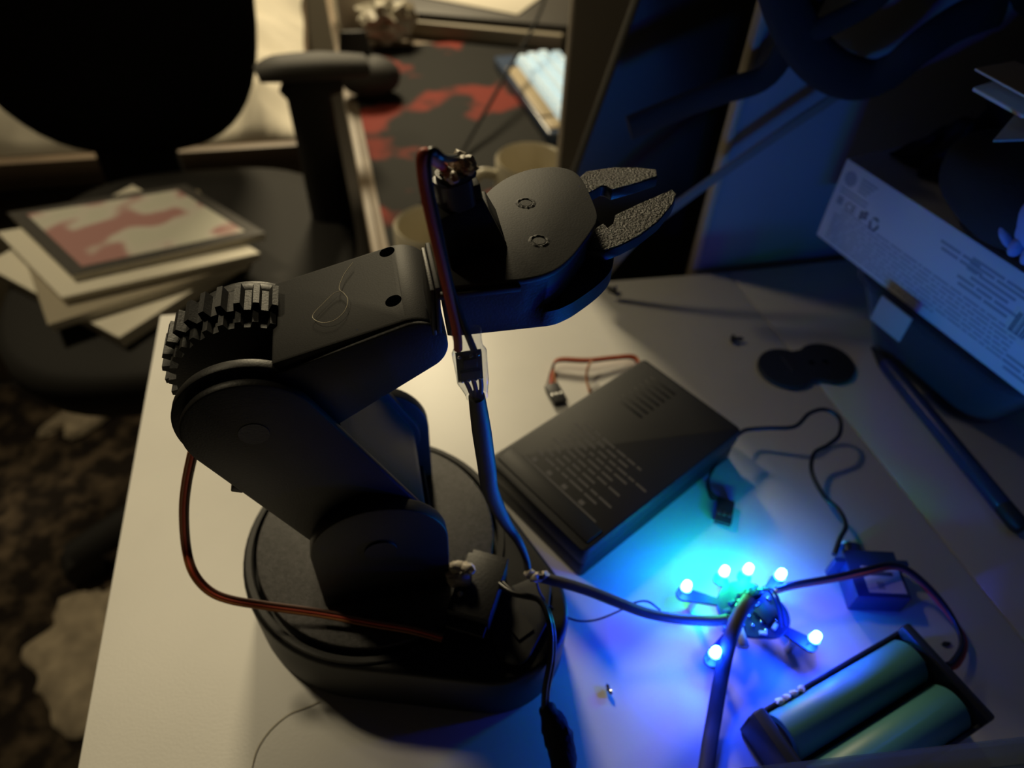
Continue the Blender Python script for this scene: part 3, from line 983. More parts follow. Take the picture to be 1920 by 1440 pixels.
obj('divider', local(bh, box(-HLn / 2 + .005, HLn / 2 - .004, -.0005, .0005, .0018, .0085, .0002)), 'holder_black', bh)
for yy in (-.0097, .0097):
    for s in (-1, 1):
        xx = s * (HLn / 2 - (.0058 if s < 0 else .0048))
        obj('spring_contact', local(bh, box(xx - .0003, xx + .0003, yy - .004, yy + .004, .004, .016, 0)), 'battery_metal', bh)
HB = XF[bh.name]
cell_labels = ('teal rechargeable cell on the far side of the battery holder, nearer the lights', 'teal rechargeable cell on the near side of the battery holder')
CL = HLn - .0145
for k, yy in enumerate((.0097, -.0097)):
    x0 = -HLn / 2 + .0075
    Mc = HB @ Matrix.Translation((x0, yy, .0112)) @ Matrix.Rotation(PI / 2, 4, 'Y')
    t = thing('battery_cell', HB @ V((x0 + CL / 2, yy, .0021)), cell_labels[k], 'battery', 'cells in the battery holder')
    obj('wrap', lathe([(.0060, .0), (.0085, .0), (.0090, .0006), (.0090, CL - .0010), (.0085, CL - .0004), (.0066, CL - .0004)], (0, 0, 0), 40, Mc), 'battery_teal', t)
    obj('terminal', lathe([(0, CL + .0006), (.0030, CL + .0006), (.0030, CL - .0004), (.0066, CL - .0006)], (0, 0, 0), 28, Mc), 'battery_metal', t)
    obj('base_cap', lathe([(0, .0002), (.0061, .0002)], (0, 0, 0), 28, Mc), 'battery_metal', t)
g = bm_new()
for i in range(4):
    add_blob(g, HB @ V((-HLn / 2 + .014 + i * .0035, HW / 2 - .0008, .0152)), (.0018, .0013, .0010), 2, .6, 2.5, seed=i * 1.3)
obj('glue_bead', g, 'hot_glue', bh)

# clear plastic tray edge at the bottom right
ty0, ty1 = V((0.09996, 0.04819, 0.04600)), V((0.18524, 0.03919, 0.04600))
tx = (ty1 - ty0).normalized()
tl = thing('clear_tray', ((ty0.x + ty1.x) / 2 + .03, ty0.y - .04, 0), 'clear plastic tray whose rim cuts across the lower right corner', 'tray', rotz=math.atan2(tx.y, tx.x))
Wi = XF[tl.name].inverted()
e0_, e1_ = Wi @ ty0, Wi @ ty1
ytop = e0_.y
xl, xr = e0_.x - .05, e1_.x + .07
yb = ytop - .11
def tray_ring(z0, z1, t):
    b = bm_new()
    o = [(p[0] + (xl + xr) / 2, p[1] + (ytop + yb) / 2) for p in round_rect(xr - xl, ytop - yb, .012, 5)]
    i = [(p[0] + (xl + xr) / 2, p[1] + (ytop + yb) / 2) for p in round_rect(xr - xl - 2 * t, ytop - yb - 2 * t, .0105, 5)]
    n = len(o)
    vs = [[b.verts.new((*p, z)) for p in ring] for z in (z0, z1) for ring in (o, i)]
    for k in range(n):
        q = (k + 1) % n
        b.faces.new((vs[0][k], vs[0][q], vs[2][q], vs[2][k]))
        b.faces.new((vs[1][k], vs[3][k], vs[3][q], vs[1][q]))
        b.faces.new((vs[2][k], vs[2][q], vs[3][q], vs[3][k]))
        b.faces.new((vs[0][k], vs[1][k], vs[1][q], vs[0][q]))
    return b
obj('tray_wall', local(tl, tray_ring(.0, .044, .0012)), 'tray_clear', tl)
obj('tray_rim', local(tl, tray_ring(.044, .046, .0075)), 'tray_clear', tl)
obj('tray_floor', local(tl, box(xl + .004, xr - .004, yb + .004, ytop - .004, .0, .0012)), 'tray_clear', tl)

# ================================================================== small things on the desk
hn = thing('servo_horn_plate', (0.24062, 0.25271, 0.00000), 'flat dark figure-eight plastic plate with two holes, lying on the seam', 'plate')
c1, c2 = V((0.22615, 0.24940, 0.00300)), V((0.25212, 0.24934, 0.00300))
outl = []
def circ(c, r, a0, a1, n=22):
    return [(c.x + r * math.cos(math.radians(a0 + (a1 - a0) * k / n)), c.y + r * math.sin(math.radians(a0 + (a1 - a0) * k / n))) for k in range(n + 1)]
r8 = (c2 - c1).length * .62
outl = circ(c1, r8 * .98, 50, 310) + circ(c2, r8, -128, 128)
pl8 = obj('plate', bevel(prism_z(outl, .0, .0030), .0003, 1), 'horn_black', hn)
cs = []
for (px, rad) in (((0.25181, 0.24940, 0.00300), .0021), ((0.24342, 0.25042, 0.00300), .0019)):
    b = bm_new()
    c = V(px)
    add_cyl(b, (c.x, c.y, -.002), (c.x, c.y, .006), rad, 24)
    cs.append(b)
cut(pl8, cs)
sa, sb2 = V((0.22760, 0.25814, 0.00310)), V((0.22825, 0.24448, 0.00310))
obj('raised_bar', add_tube(bm_new(), [sa, sb2], .0009, 8, smooth=False), 'horn_black', pl8)

pen = thing('stylus_pen', (0.28880, 0.18663, 0.00000), 'dark navy stylus pen lying on the desk below the white box', 'pen')
pa, pz = V((0.28448, 0.25510, 0.00450)), V((0.28348, 0.12649, 0.00450))
pd = (pz - pa).normalized()
def along(s):
    return pa + pd * s
Lp = (pz - pa).length
Mp = frame(pa, V((-pd.y, pd.x, 0)), pd)
obj('barrel', lathe([(0, .0145), (.0040, .0145), (.0045, .020), (.0045, Lp - .014), (.0042, Lp - .013), (0, Lp - .013)], (0, 0, 0), 12, Mp), 'pen_navy', pen)
obj('nib', lathe([(0, 0), (.0008, .0004), (.0016, .004), (.0040, .0144), (0, .0144)], (0, 0, 0), 20, Mp), 'horn_black', pen)
obj('end_cap', lathe([(0, Lp - .0129), (.0044, Lp - .0129), (.0044, Lp - .004), (.0030, Lp), (0, Lp + .0005)], (0, 0, 0), 20, Mp), 'horn_black', pen)
def small_screw(name, c, ang, label):
    t = thing(name, (c[0], c[1], 0), label, 'screw')
    M = Matrix.Translation((c[0], c[1], .0026)) @ Matrix.Rotation(ang, 4, 'Z') @ Matrix.Rotation(PI / 2, 4, 'Y')
    obj('head', lathe([(0, -.0012), (.0018, -.0010), (.0026, 0), (.0026, .0006), (0, .0006)], (0, 0, 0), 20, M), 'horn_black', t)
    obj('shank', lathe([(0, .0006), (.0012, .0006), (.0012, .0052), (.0004, .0066), (0, .0068)], (0, 0, 0), 14, M), 'horn_black', t)
small_screw('screw', (0.15049, 0.33547, 0.00000), 2.6, 'small dark screw lying behind the gripper at the back of the desk')
small_screw('screw', (0.20612, 0.27808, 0.00000), -.2, 'small dark screw lying left of the figure-eight plate')
cl_ = bm_new()
for i in range(3):
    add_blob(cl_, V((0.07013, 0.09515, 0.00120)) + V((random.uniform(-.0006, .0006), (i - 1) * .0012, .0002)), (.0009, .0011, .0009), 2, .5, 2, seed=i)
tag(obj('solder_scrap', cl_, 'solder'), 'tiny shiny scrap of metal alone on the desk in front of the base', 'scrap')
cl_ = bm_new()
add_blob(cl_, V((0.21464, 0.08524, 0.00080)), (.0022, .0010, .0008), 2, .4, 2, seed=3)
tag(obj('plastic_scrap', cl_, 'horn_black'), 'tiny dark crumb on the desk right of the battery holder', 'scrap')
hr = obj('stray_hair', add_tube(bm_new(), [(-0.06461, 0.09422, 0.00040), (-0.06298, 0.10022, 0.00040), (-0.05879, 0.10593, 0.00040), (-0.05210, 0.11038, 0.00040), (-0.04524, 0.11177, 0.00040), (-0.04026, 0.11297, 0.00040)], .00016, 6, 6), 'thread')
tag(hr, 'pale hair curving across the desk in front of the base', 'hair')
n_ = (-.2655, 0, .9641)
th = obj('stray_thread', add_tube(bm_new(), [(-0.00525, 0.17498, 0.15609), (-0.00818, 0.17054, 0.15529), (-0.00984, 0.16510, 0.15483), (-0.00860, 0.16200, 0.15517),
     (-0.00771, 0.15865, 0.15541), (-0.00868, 0.15446, 0.15515), (-0.01161, 0.15183, 0.15434), (-0.01498, 0.15239, 0.15341), (-0.01744, 0.15520, 0.15273),
     (-0.01739, 0.15748, 0.15275), (-0.01475, 0.16037, 0.15347), (-0.01144, 0.16348, 0.15439), (-0.00960, 0.16350, 0.15489)], .00009, 5, 6), 'thread')
tag(th, 'fine pale looped thread lying on the grey forearm of the robot', 'thread')
# taped connector of the lead at the front of the base
hs = thing('taped_connector', (0.04557, 0.08197, 0.00000), 'black taped cable joint standing in front of the robot base', 'connector')
obj('lead', add_tube(bm_new(), [(.0300, .1290, .0400), (0.03503, 0.12101, 0.04300), (0.04415, 0.11697, 0.04200), (0.04609, 0.10820, 0.04000), (0.04502, 0.10003, 0.03200), (0.04201, 0.09305, 0.02200), (0.04091, 0.08823, 0.01500)], .0011, 10, 7), 'wire_black', hs)
obj('lead', add_tube(bm_new(), [(.0320, .1290, .0400), (0.03662, 0.12081, 0.04200), (0.04581, 0.11663, 0.04000), (0.04749, 0.10733, 0.03700), (0.04602, 0.09916, 0.02900), (0.04306, 0.09265, 0.02000), (0.04214, 0.08817, 0.01450)], .0009, 10, 7), 'wire_black', hs)
tp = bm_new()
add_tube(tp, [(0.04166, 0.08962, 0.01500), (0.04344, 0.08482, 0.01250), (0.04459, 0.07907, 0.00950), (0.04466, 0.07257, 0.00700), (0.04444, 0.06848, 0.00600)], [.0026, .0044, .0056, .0055, .0050, .0036], 16, 5, flat=.8)
for v in tp.verts:
    v.co += V((1, 1, 1)) * .0009 * noise.noise(v.co * 350)
obj('tape_wrap', tp, 'black_fabric', hs)
for k in range(3):
    obj('lead', add_tube(bm_new(), [V((0.04453, 0.06881, 0.00600)) + V(((k - 1) * .0012, 0, 0)), V((0.04544, 0.06047, 0.00300)) + V(((k - 1) * .002, 0, 0)), V((0.04531, 0.04935, 0.00150)) + V(((k - 1) * .003, 0, 0))], .0008, 8, 5), 'servo_blue', hs)

# ================================================================== right-hand side: tub, white box, cap, papers, bag
b0, b1 = V((0.26054, 0.30888, 0.05000)), V((0.29044, 0.16932, 0.05000))
bxd = (b1 - b0)
bxd.z = 0
bxd.normalize()
bbk = V((-bxd.y, bxd.x, 0))
if bbk.x < 0:
    bbk = -bbk
wb = thing('white_box', tuple(b0), 'white printed cardboard box lying on a clear tub at the wall', 'box', rotz=math.atan2(bxd.y, bxd.x))
BH, BLn, BD = .0490, .27, .125
obj('carton', local(wb, box(0, BLn, 0, BD, 0, BH, .0006)), 'box_white', wb)
fm = XF[wb.name]
def face_box(bm, s0, s1, z0, z1, t=.00012):
    add_box(bm, s0, s1, -t, 0.0, z0, z1, fm)
def face_text(s, size, s0, z0, mt='ink'):
    M = fm @ Matrix(((1, 0, 0, s0), (0, 0, -1, -.00005), (0, 1, 0, z0), (0, 0, 0, 1)))
    return obj('lettering', text_bm(s, size, M, .00005), mt, wb, 0)
# paragraph of small print along the bottom
rnd = random.Random(5)
for row in range(9):
    b = bm_new()
    s = .006
    z = .0225 - row * .0024
    end = .125 if row < 7 else (.085 if row == 7 else .068)
    if row < 2:
        s = .010
    while s < end:
        w = rnd.uniform(.002, .010)
        face_box(b, s, min(s + w, end), z, z + .0008)
        s += w + .0009
    obj('small_print', b, 'ink_soft', wb, 0)
# round emblem with lines beside it
b = bm_new()
ring = [(.0075 + .0042 * math.cos(2 * PI * k / 32), .0405 + .0042 * math.sin(2 * PI * k / 32)) for k in range(32)]
add_prism(b, [fm @ V((p[0], 0, p[1])) for p in ring], fm.to_3x3() @ V((0, -.0001, 0)))
obj('emblem', b, 'ink_soft', wb, 0)
b = bm_new()
for row in range(4):
    face_box(b, .0145, .0255 - row * .0015, .0435 - row * .0022, .0445 - row * .0022)
for row in range(2):
    face_box(b, .004, .024, .0335 - row * .0022, .0344 - row * .0022)
obj('small_print', b, 'ink_soft', wb, 0)
# approval marks
b = bm_new()
face_box(b, .0045, .0085, .0245, .0290)
obj('bin_mark', b, 'ink_soft', wb, 0)
face_text('CE', .0066, .0105, .0243)
b = bm_new()
for (s, z) in ((.0218, .0245), (.0218, .0270), (.0244, .0258), (.0244, .0283)):
    face_box(b, s, s + .0022, z, z + .0019)
obj('approval_mark', b, 'ink', wb, 0)
b = bm_new()
for k in range(3):
    a0 = 90 + 120 * k
    pts = []
    for j in range(7):
        a = math.radians(a0 + 14 * j - 42)
        pts.append(fm @ V((.0325 + .0026 * math.cos(a), -.0002, .0268 + .0032 * math.sin(a))))
    add_tube(b, pts, .00055, 6, smooth=False)
obj('recycling_mark', b, 'ink', wb)
# name and address lines, upper middle
for (s0, z0, ws) in ((.070, .0395, (.012, .010)), (.072, .0365, (.010, .013)), (.088, .0410, (.018, .011)), (.088, .0385, (.014, .017)), (.088, .0355, (.006, .020)), (.092, .0325, (.021,)), (.086, .0295, (.010, .009, .012)), (.088, .0265, (.014, .013)),
                     (.1255, .0110, (.016, .012)), (.1255, .0080, (.010, .018)), (.1275, .0050, (.016, .010)), (.1420, .0140, (.014, .010))):
    b = bm_new()
    s = s0
    for w in ws:
        face_box(b, s, s + w, z0, z0 + .0013)
        s += w + .0012
    obj('address_line', b, 'ink_soft', wb, 0)
# barcode
bc_ = obj('barcode_panel', (lambda q: (face_box(q, .117, .160, .0195, .0345, .00008), q)[1])(bm_new()), 'paper_white', wb, 0)
s = .1195
while s < .157:
    w = rnd.choice((.0004, .0004, .0008, .0012))
    b = bm_new()
    face_box(b, s, s + w, .0225, .0330, .00016)
    obj('bar', b, 'ink', bc_, 0)
    s += w + rnd.choice((.0004, .0006, .0010))

# clear tub that carries the box
tub = thing('clear_tub', tuple(V((b0.x, b0.y, 0)) + bxd * .086 + bbk * .052), 'low clear plastic tub under the white box', 'tub', rotz=math.atan2(bxd.y, bxd.x))
def tub_shell(w, d, r, z0, z1, t, flare=.0, nm='tub_wall'):
    b = bm_new()
    o0_ = round_rect(w - flare, d - flare, r, 7)
    o1_ = round_rect(w, d, r, 7)
    i0_ = round_rect(w - flare - 2 * t, d - flare - 2 * t, max(.002, r - t), 7)
    i1_ = round_rect(w - 2 * t, d - 2 * t, max(.002, r - t), 7)
    n = len(o0_)
    A_ = [b.verts.new((*p, z0)) for p in o0_]
    B_ = [b.verts.new((*p, z1)) for p in o1_]
    C_ = [b.verts.new((*p, z1)) for p in i1_]
    D_ = [b.verts.new((*p, z0 + t)) for p in i0_]
    for k in range(n):
        q = (k + 1) % n
        b.faces.new((A_[k], A_[q], B_[q], B_[k]))
        b.faces.new((B_[k], B_[q], C_[q], C_[k]))
        b.faces.new((C_[k], C_[q], D_[q], D_[k]))
    b.faces.new(list(reversed(A_)))
    b.faces.new(D_)
    return obj(nm, local(tub, b), 'tub_clear', tub)
tub_shell(.112, .100, .018, .0002, .0440, .0014, .030)
tub_shell(.120, .108, .022, .0442, .0496, .004, .0, 'tub_lid')
tpq = V((0.26519, 0.23498, 0.04600))
obj('tape_patch', box(-.0105, .0105, -.0012, .0, -.008, .008, .0004, frame(tuple(tpq), bxd, (0, 0, 1))), 'tape', tub)

# dark blue cloth and black cap on the box
BT = b0.z + BH
clo = bm_new()
NX, NY = 36, 26
vs = []
for j in range(NY + 1):
    row = []
    for i in range(NX + 1):
        u, v = i / NX, j / NY
        p = V((b0.x, b0.y, BT)) + bxd * (.006 + .046 * u) + bbk * (.024 + .085 * v)
        edge = min(u, 1 - u, v, 1 - v)
        h = .0015 + .022 * min(1, edge * 6) * (.55 + .9 * abs(noise.noise(V((u * 4, v * 5, .7)))) + .25 * noise.noise(V((u * 11, v * 9, 2))))
        p += bxd * .006 * noise.noise(V((v * 6, 3, u * 3))) + bbk * .006 * noise.noise(V((u * 6, 8, 0)))
        row.append(clo.verts.new(p + V((0, 0, h))))
    vs.append(row)
for j in range(NY):
    for i in range(NX):
        clo.faces.new((vs[j][i], vs[j][i + 1], vs[j + 1][i + 1], vs[j + 1][i]))
bmesh.ops.solidify(clo, geom=clo.faces[:], thickness=.0012)
cl_o = obj('crumpled_cloth', clo, 'blue_cloth', None, 60)
tag(cl_o, 'crumpled dark blue cloth on the far end of the white box', 'cloth')

cap = thing('fabric_cap', tuple(V((b0.x, b0.y, BT)) + bxd * .093 + bbk * .012), 'black fabric cap with a pale blue patch slumped over the edge of the white box', 'cap')
cb = bm_new()
cpos = V((b0.x, b0.y, 0)) + bxd * .092 + bbk * .012
add_blob(cb, (cpos.x, cpos.y, .1235), (.044, .029, .0240), 4, .08, 1.6, Matrix.Rotation(math.atan2(bxd.y, bxd.x), 4, 'Z').to_3x3().to_4x4(), seed=4)
for v in cb.verts:
    v.co.z = max(v.co.z, BT + .0008)
obj('cap_body', cb, 'black_fabric', cap, 80)
# pale blue felt patch: rounded head with short arms
pp = V((0.28198, 0.21671, 0.11800))
fmid = fm.to_3x3() @ V((0, -1, 0))
for nm, (s, z, a, b_) in (('patch_body', (.0, .006, .0095, .0120)), ('patch_arm', (-.010, -.0085, .0060, .0026)), ('patch_arm', (-.0025, -.0110, .0030, .0050)), ('patch_arm', (.0055, -.0110, .0030, .0052))):
    bmm = bm_new()
    Mx = frame(tuple(cpos + bxd * (.0190 + s * .8) - bbk * .0262 + V((0, 0, .1235 + z * .75))), bxd, (0, 0, 1))
    add_blob(bmm, (0, 0, 0), (a, .004, b_), 3, .05, 2, Matrix.Rotation(.7 if 'arm' in nm and s < -.005 else 0, 4, 'Y'), seed=1)
    bmm.transform(Mx)
    obj(nm, bmm, 'blue_felt', cap)

# dark jacket heaped behind, papers on it
jk = bm_new()
add_blob(jk, (b0.x + .118, b0.y - .060, BT + .028), (.058, .085, .034), 4, .22, 2.2, seed=9)
for v in jk.verts:
    w = (v.co - b0).dot(bbk)
    v.co.z = max(v.co.z, BT + .0008)
    if w < .046:
        v.co += bbk * (.046 - w)
for v in jk.verts:
    v.co.y = min(v.co.y, .345)
jacket = obj('dark_jacket', jk, 'black_fabric', None, 80)
tag(jacket, 'dark heap of clothing on the white box behind the cap', 'clothing')
def sheet_of(name, quad, th_, mt, label, cat):
    q = [V(p) for p in quad]
    n = (q[1] - q[0]).cross(q[2] - q[1]).normalized()
    if n.z < 0:
        n = -n
    o = obj(name, bevel(add_prism(bm_new(), q, n * th_), .0002, 1), mt)
    return tag(o, label, cat)
sheet_of('paper_sheet', [(0.24052, 0.21145, 0.15800), (0.26736, 0.23157, 0.15800), (0.29317, 0.23693, 0.16000), (0.27259, 0.20714, 0.15900)], .0012, 'paper_cream', 'cream sheet sticking out lowest from the papers at the right edge', 'paper')
sheet_of('envelope', [(0.24649, 0.23815, 0.16650), (0.26017, 0.24065, 0.16800), (0.26918, 0.20976, 0.16700), (0.25127, 0.21451, 0.16550)], .0016, 'paper_cream', 'folded cream envelope with a pointed corner at the right edge', 'paper')
sheet_of('paper_sheet', [(0.24326, 0.23873, 0.17450), (0.26183, 0.24016, 0.17600), (0.27004, 0.21261, 0.17600), (0.24738, 0.20401, 0.17400)], .0010, 'paper_cream', 'topmost loose sheet of the papers at the right edge', 'paper')

bag = thing('black_bag', (.395, .312, BT), 'black bag with a looped strap hanging at the wall, upper right', 'bag')
bb_ = bm_new()
add_blob(bb_, (.405, .322, .215), (.105, .022, .060), 4, .16, 1.8, seed=12)
obj('bag_body', bb_, 'black_fabric', bag, 80)
sp = [(0.19646, 0.32500, 0.18850), (0.20513, 0.32500, 0.17490), (0.21733, 0.32500, 0.16020), (0.23253, 0.32500, 0.14688), (0.24971, 0.32500, 0.13806), (0.26687, 0.32500, 0.13445), (0.27785, 0.32200, 0.14063), (0.28574, 0.31800, 0.15372), (0.30137, 0.31800, 0.16455), (0.32199, 0.31800, 0.17129)]
obj('strap', add_tube(bm_new(), sp, .011, 14, 6, flat=.35, up=(0, 1, 0)), 'black_fabric', bag)
sp = [(0.25899, 0.31800, 0.18910), (0.24992, 0.32000, 0.17515), (0.23521, 0.32200, 0.16547), (0.22103, 0.32400, 0.16041), (0.20738, 0.32600, 0.16986)]
obj('strap', add_tube(bm_new(), sp, .006, 12, 6, flat=.4, up=(0, 1, 0)), 'black_fabric', bag)
sp = [(0.22672, 0.33000, 0.19095), (0.22367, 0.33500, 0.16156), (0.21650, 0.33800, 0.13449), (0.19532, 0.34000, 0.12632), (0.17648, 0.34200, 0.11931), (0.14601, 0.34400, 0.10693)]
obj('strap', add_tube(bm_new(), sp, .0075, 12, 6, flat=.4, up=(0, 1, 0)), 'black_fabric', bag)

ps = obj('diagonal_strip', add_tube(bm_new(), [(0.14055, 0.33500, 0.01391), (0.16015, 0.33500, 0.04331), (0.18858, 0.33500, 0.06886), (0.22940, 0.33500, 0.10016), (0.25785, 0.33500, 0.12069), (0.28272, 0.33500, 0.13811)], .0034, 10, 5, flat=.5, up=(0, 1, 0)), 'strap_grey')
tag(ps, 'grey strip running diagonally across the wall behind the gripper', 'strip')

# dark board leaning behind the desk, and a grey cabinet side beyond it
lb_ = [(0.16666, 0.39500, 0.18507), (0.16176, 0.39500, 0.15475), (0.13625, 0.39500, 0.05096), (0.10839, 0.39500, -0.06154), (0.27112, 0.39500, -0.11376), (0.23522, 0.39500, 0.18417)]
tag(obj('black_board', bevel(add_prism(bm_new(), lb_, (0, .012, 0)), .001), 'black_panel'), 'tall black board leaning behind the back edge of the desk', 'board')
gc = V((0.17958, 0.56000, 0.10384))
tag(obj('grey_panel', box(gc.x - .003, gc.x + .30, .560, .574, -.75, .95, .002), 'grey_panel'), 'dull grey-brown upright panel beside the mug, behind the black board', 'panel')

# ================================================================== second desk behind, with mat, keyboard and mugs
Z2 = -.15
d2 = thing('back_desk', (.35, 1.05, -.75), 'second, lower desk behind, with a pale edge and a dark floral mat on it', 'desk')
obj('desktop', bevel(prism_z([(.012, .585), (-.020, 1.75), (.90, 1.75), (.90, .585)], Z2 - .030, Z2), .001), 'desk_wood', d2)
obj('edge_strip', bevel(prism_z([(.003, .585), (-.029, 1.75), (-.0205, 1.75), (.0115, .585)], Z2 - .030, Z2 + .0005), .0006), 'desk_wood', d2)
for (x, y) in ((.06, .64), (.05, 1.68), (.85, .64), (.85, 1.68)):
    obj('leg', box(x - .025, x + .025, y - .025, y + .025, -.75, Z2 - .0302, .002), 'desk_wood', d2)
mt_ = obj('desk_mat', bevel(prism_z([(.020, .600), (.004, 1.165), (.42, 1.200), (.60, .60)], Z2 + .0002, Z2 + .0032), .0008), 'mat_floral')
tag(mt_, 'black desk mat with blurred red flower pattern on the back desk', 'mat')
MZ = Z2 + .0034

# keyboard standing along the mat, its long side toward the left
k0, k1 = V((0.21958, 1.05887, -0.13000)), V((0.23822, 0.82081, -0.13000))
kd = (k1 - k0)
kd.z = 0
KL = kd.length + .012
kd.normalize()
ko = V((k1.x, k1.y, MZ))
kb = thing('keyboard', tuple(ko), 'compact keyboard with glowing pale keys lying on the floral mat', 'keyboard', rotz=math.atan2(-kd.y, -kd.x))
# local x runs back along the long side, local -y is toward the right in the picture
obj('body', local(kb, bevel(prism_z([(-.006, .0), (KL, .0), (KL, -.105), (-.006, -.105)], 0, .016), .003, 3)), 'kb_body', kb)
obj('palm_strip', local(kb, box(.040, KL - .050, -.024, -.004, .0160, .0185, .0015)), 'key_tan', kb)
obj('palm_strip', local(kb, box(.004, .034, -.024, -.004, .0160, .0185, .0015)), 'key_tan', kb)
key0 = None
def key_at(x, y, w):
    global key0
    b = bm_new()
    z = .0160
    lo = [(-w / 2, -.0085), (w / 2, -.0085), (w / 2, .0085), (-w / 2, .0085)]
    A_ = [b.verts.new((p[0] + x, p[1] + y, z)) for p in lo]
    B_ = [b.verts.new((p[0] * .70 + x, p[1] * .66 + y, z + .0085)) for p in lo]
    for k in range(4):
        q = (k + 1) % 4
        b.faces.new((A_[k], A_[q], B_[q], B_[k]))
    b.faces.new(B_)
    b.faces.new(list(reversed(A_)))
    return obj('key', local(kb, b), 'key_white', kb, 0)
for row in range(4):
    y = -.034 - row * .0190
    x = .012 + (0, .006, .010, .004)[row]
    n = 12
    for k in range(n):
        if row < 2 and k < 2:
            continue
        key_at(x + k * .0190, y, .0175)
for (x, y) in ((.004, -.040), (.016, -.049), (.003, -.058), (-.001, -.068)):
    pass
for (x, y) in ((.016, -.034), (.036, -.034), (.030, -.053), (.010, -.053)):
    key_at(x, y, .015)

# mugs
def mug(c, r, h, label, handle=None, t=.0035):
    m = thing('mug', (c[0], c[1], MZ), label, 'mug')
    prof = [(0, 0), (r * .80, 0), (r * .86, .003), (r * .96, h * .3), (r, h * .7), (r, h - .002), (r - t * .4, h), (r - t, h - .002), (r - t, h * .5), (r * .86 - t, .008), (0, .006)]
    obj('cup', lathe(prof, (c[0], c[1], MZ), 44), 'mug_cream', m)
    if handle is not None:
        a = handle
        dv = V((math.cos(a), math.sin(a), 0))
        o = V((c[0], c[1], MZ))
        pts = [o + dv * (r - .001) + V((0, 0, h * .82)), o + dv * (r + .016) + V((0, 0, h * .86)), o + dv * (r + .028) + V((0, 0, h * .66)), o + dv * (r + .026) + V((0, 0, h * .38)), o + dv * (r + .010) + V((0, 0, h * .20)), o + dv * (r - .004) + V((0, 0, h * .18))]
        obj('handle', add_tube(bm_new(), pts, .0052, 12, 7), 'mug_cream', m)
    return m
RIM = -.060
mc1 = V((0.16766, 0.62725, -0.06000))
mug((mc1.x, mc1.y), .0355, RIM - MZ, 'cream mug beside the grey panel, its handle turned left', math.radians(182))
mc2 = V((0.05409, 0.53048, -0.06200))
mug((mc2.x, mc2.y), .0320, RIM - MZ - .002, 'cream cup half hidden behind the robot wrist')

# black rounded device at the mat's left edge
dv = thing('black_device', tuple((0.02620, 0.99501, -0.14660)), 'black rounded plastic device standing at the left edge of the floral mat', 'device')
dc = V((0.02620, 0.99501, -0.14660))
b = bm_new()
add_blob(b, (dc.x + .004, dc.y, MZ + .026), (.042, .036, .026), 3, .04, 2, seed=2)
obj('bulb', b, 'pad_plastic', dv)
b = bm_new()
add_tube(b, [dc + V((-.010, .012, .040)), dc + V((-.012, .016, .058)), dc + V((-.012, .020, .078))], [.024, .021, .017], 16, 5, flat=.55, up=(0, 1, 0))
obj('grip', b, 'pad_plastic', dv)

# laptop, notebook and loose papers at the far end of the mat
def slab(name, quad_c, w, d, h, z, ang, mt, label, cat, bev=.002):
    M = Matrix.Translation((quad_c[0], quad_c[1], z)) @ Matrix.Rotation(ang, 4, 'Z')
    return tag(obj(name, box(-w / 2, w / 2, -d / 2, d / 2, 0, h, bev, M), mt), label, cat)
l0, l1 = V((0.10779, 1.20292, -0.14600)), V((0.28240, 1.13318, -0.14600))
la = math.atan2(l1.y - l0.y, l1.x - l0.x)
lc = (l0 + l1) / 2 + V((-math.sin(la), math.cos(la), 0)) * .085
slab('notebook', (lc.x, lc.y), .30, .15, .022, Z2 + .0034, la, 'beige_box', 'thick beige notebook under the dark folder, behind the mat', 'notebook')
slab('dark_folder', (lc.x + .005, lc.y + .012), .31, .15, .010, Z2 + .0258, la + .03, 'dark_box', 'dark folder lying on the beige notebook', 'folder')
pc = V((0.23321, 1.26620, -0.12000))
slab('paper_sheet', (pc.x, pc.y + .06), .24, .17, .002, Z2 + .0362, la - .25, 'sheet', 'pale sheet lying on the dark folder at the top edge', 'paper', .0003)
wbq = V((0.01183, 1.24373, -0.15000))
slab('white_carton', (wbq.x + .022, wbq.y + .030), .078, .075, .075, Z2 + .0008, .08, 'paper_white', 'small bright cream carton on the back desk beside the bed', 'carton')
cbg = bm_new()
q = V((0.08480, 1.21683, -0.15000))
add_blob(cbg, (q.x - .012, q.y - .028, Z2 + .036), (.040, .030, .030), 4, .5, 3.0, seed=31)
for v in cbg.verts:
    v.co.z = max(v.co.z, Z2 + .0036)
tag(obj('crumpled_bag', cbg, 'plastic_white', None, 30), 'crumpled pale plastic bag behind the black device', 'plastic bag')
tag(obj('desk_cable', add_tube(bm_new(), [(0.32250, 1.14789, -0.05000), (0.27798, 1.05937, -0.08000), (0.22165, 0.96055, -0.10000), (0.17280, 0.87818, -0.12000), (0.13900, 0.82455, -0.13500), (0.11079, 0.77403, -0.14200), (0.07026, 0.70923, -0.14350), (0.03140, 0.65082, -0.14400)], .0024, 10, 6), 'cable_matte'), 'thin black cable crossing the floral mat behind the gripper', 'cable')

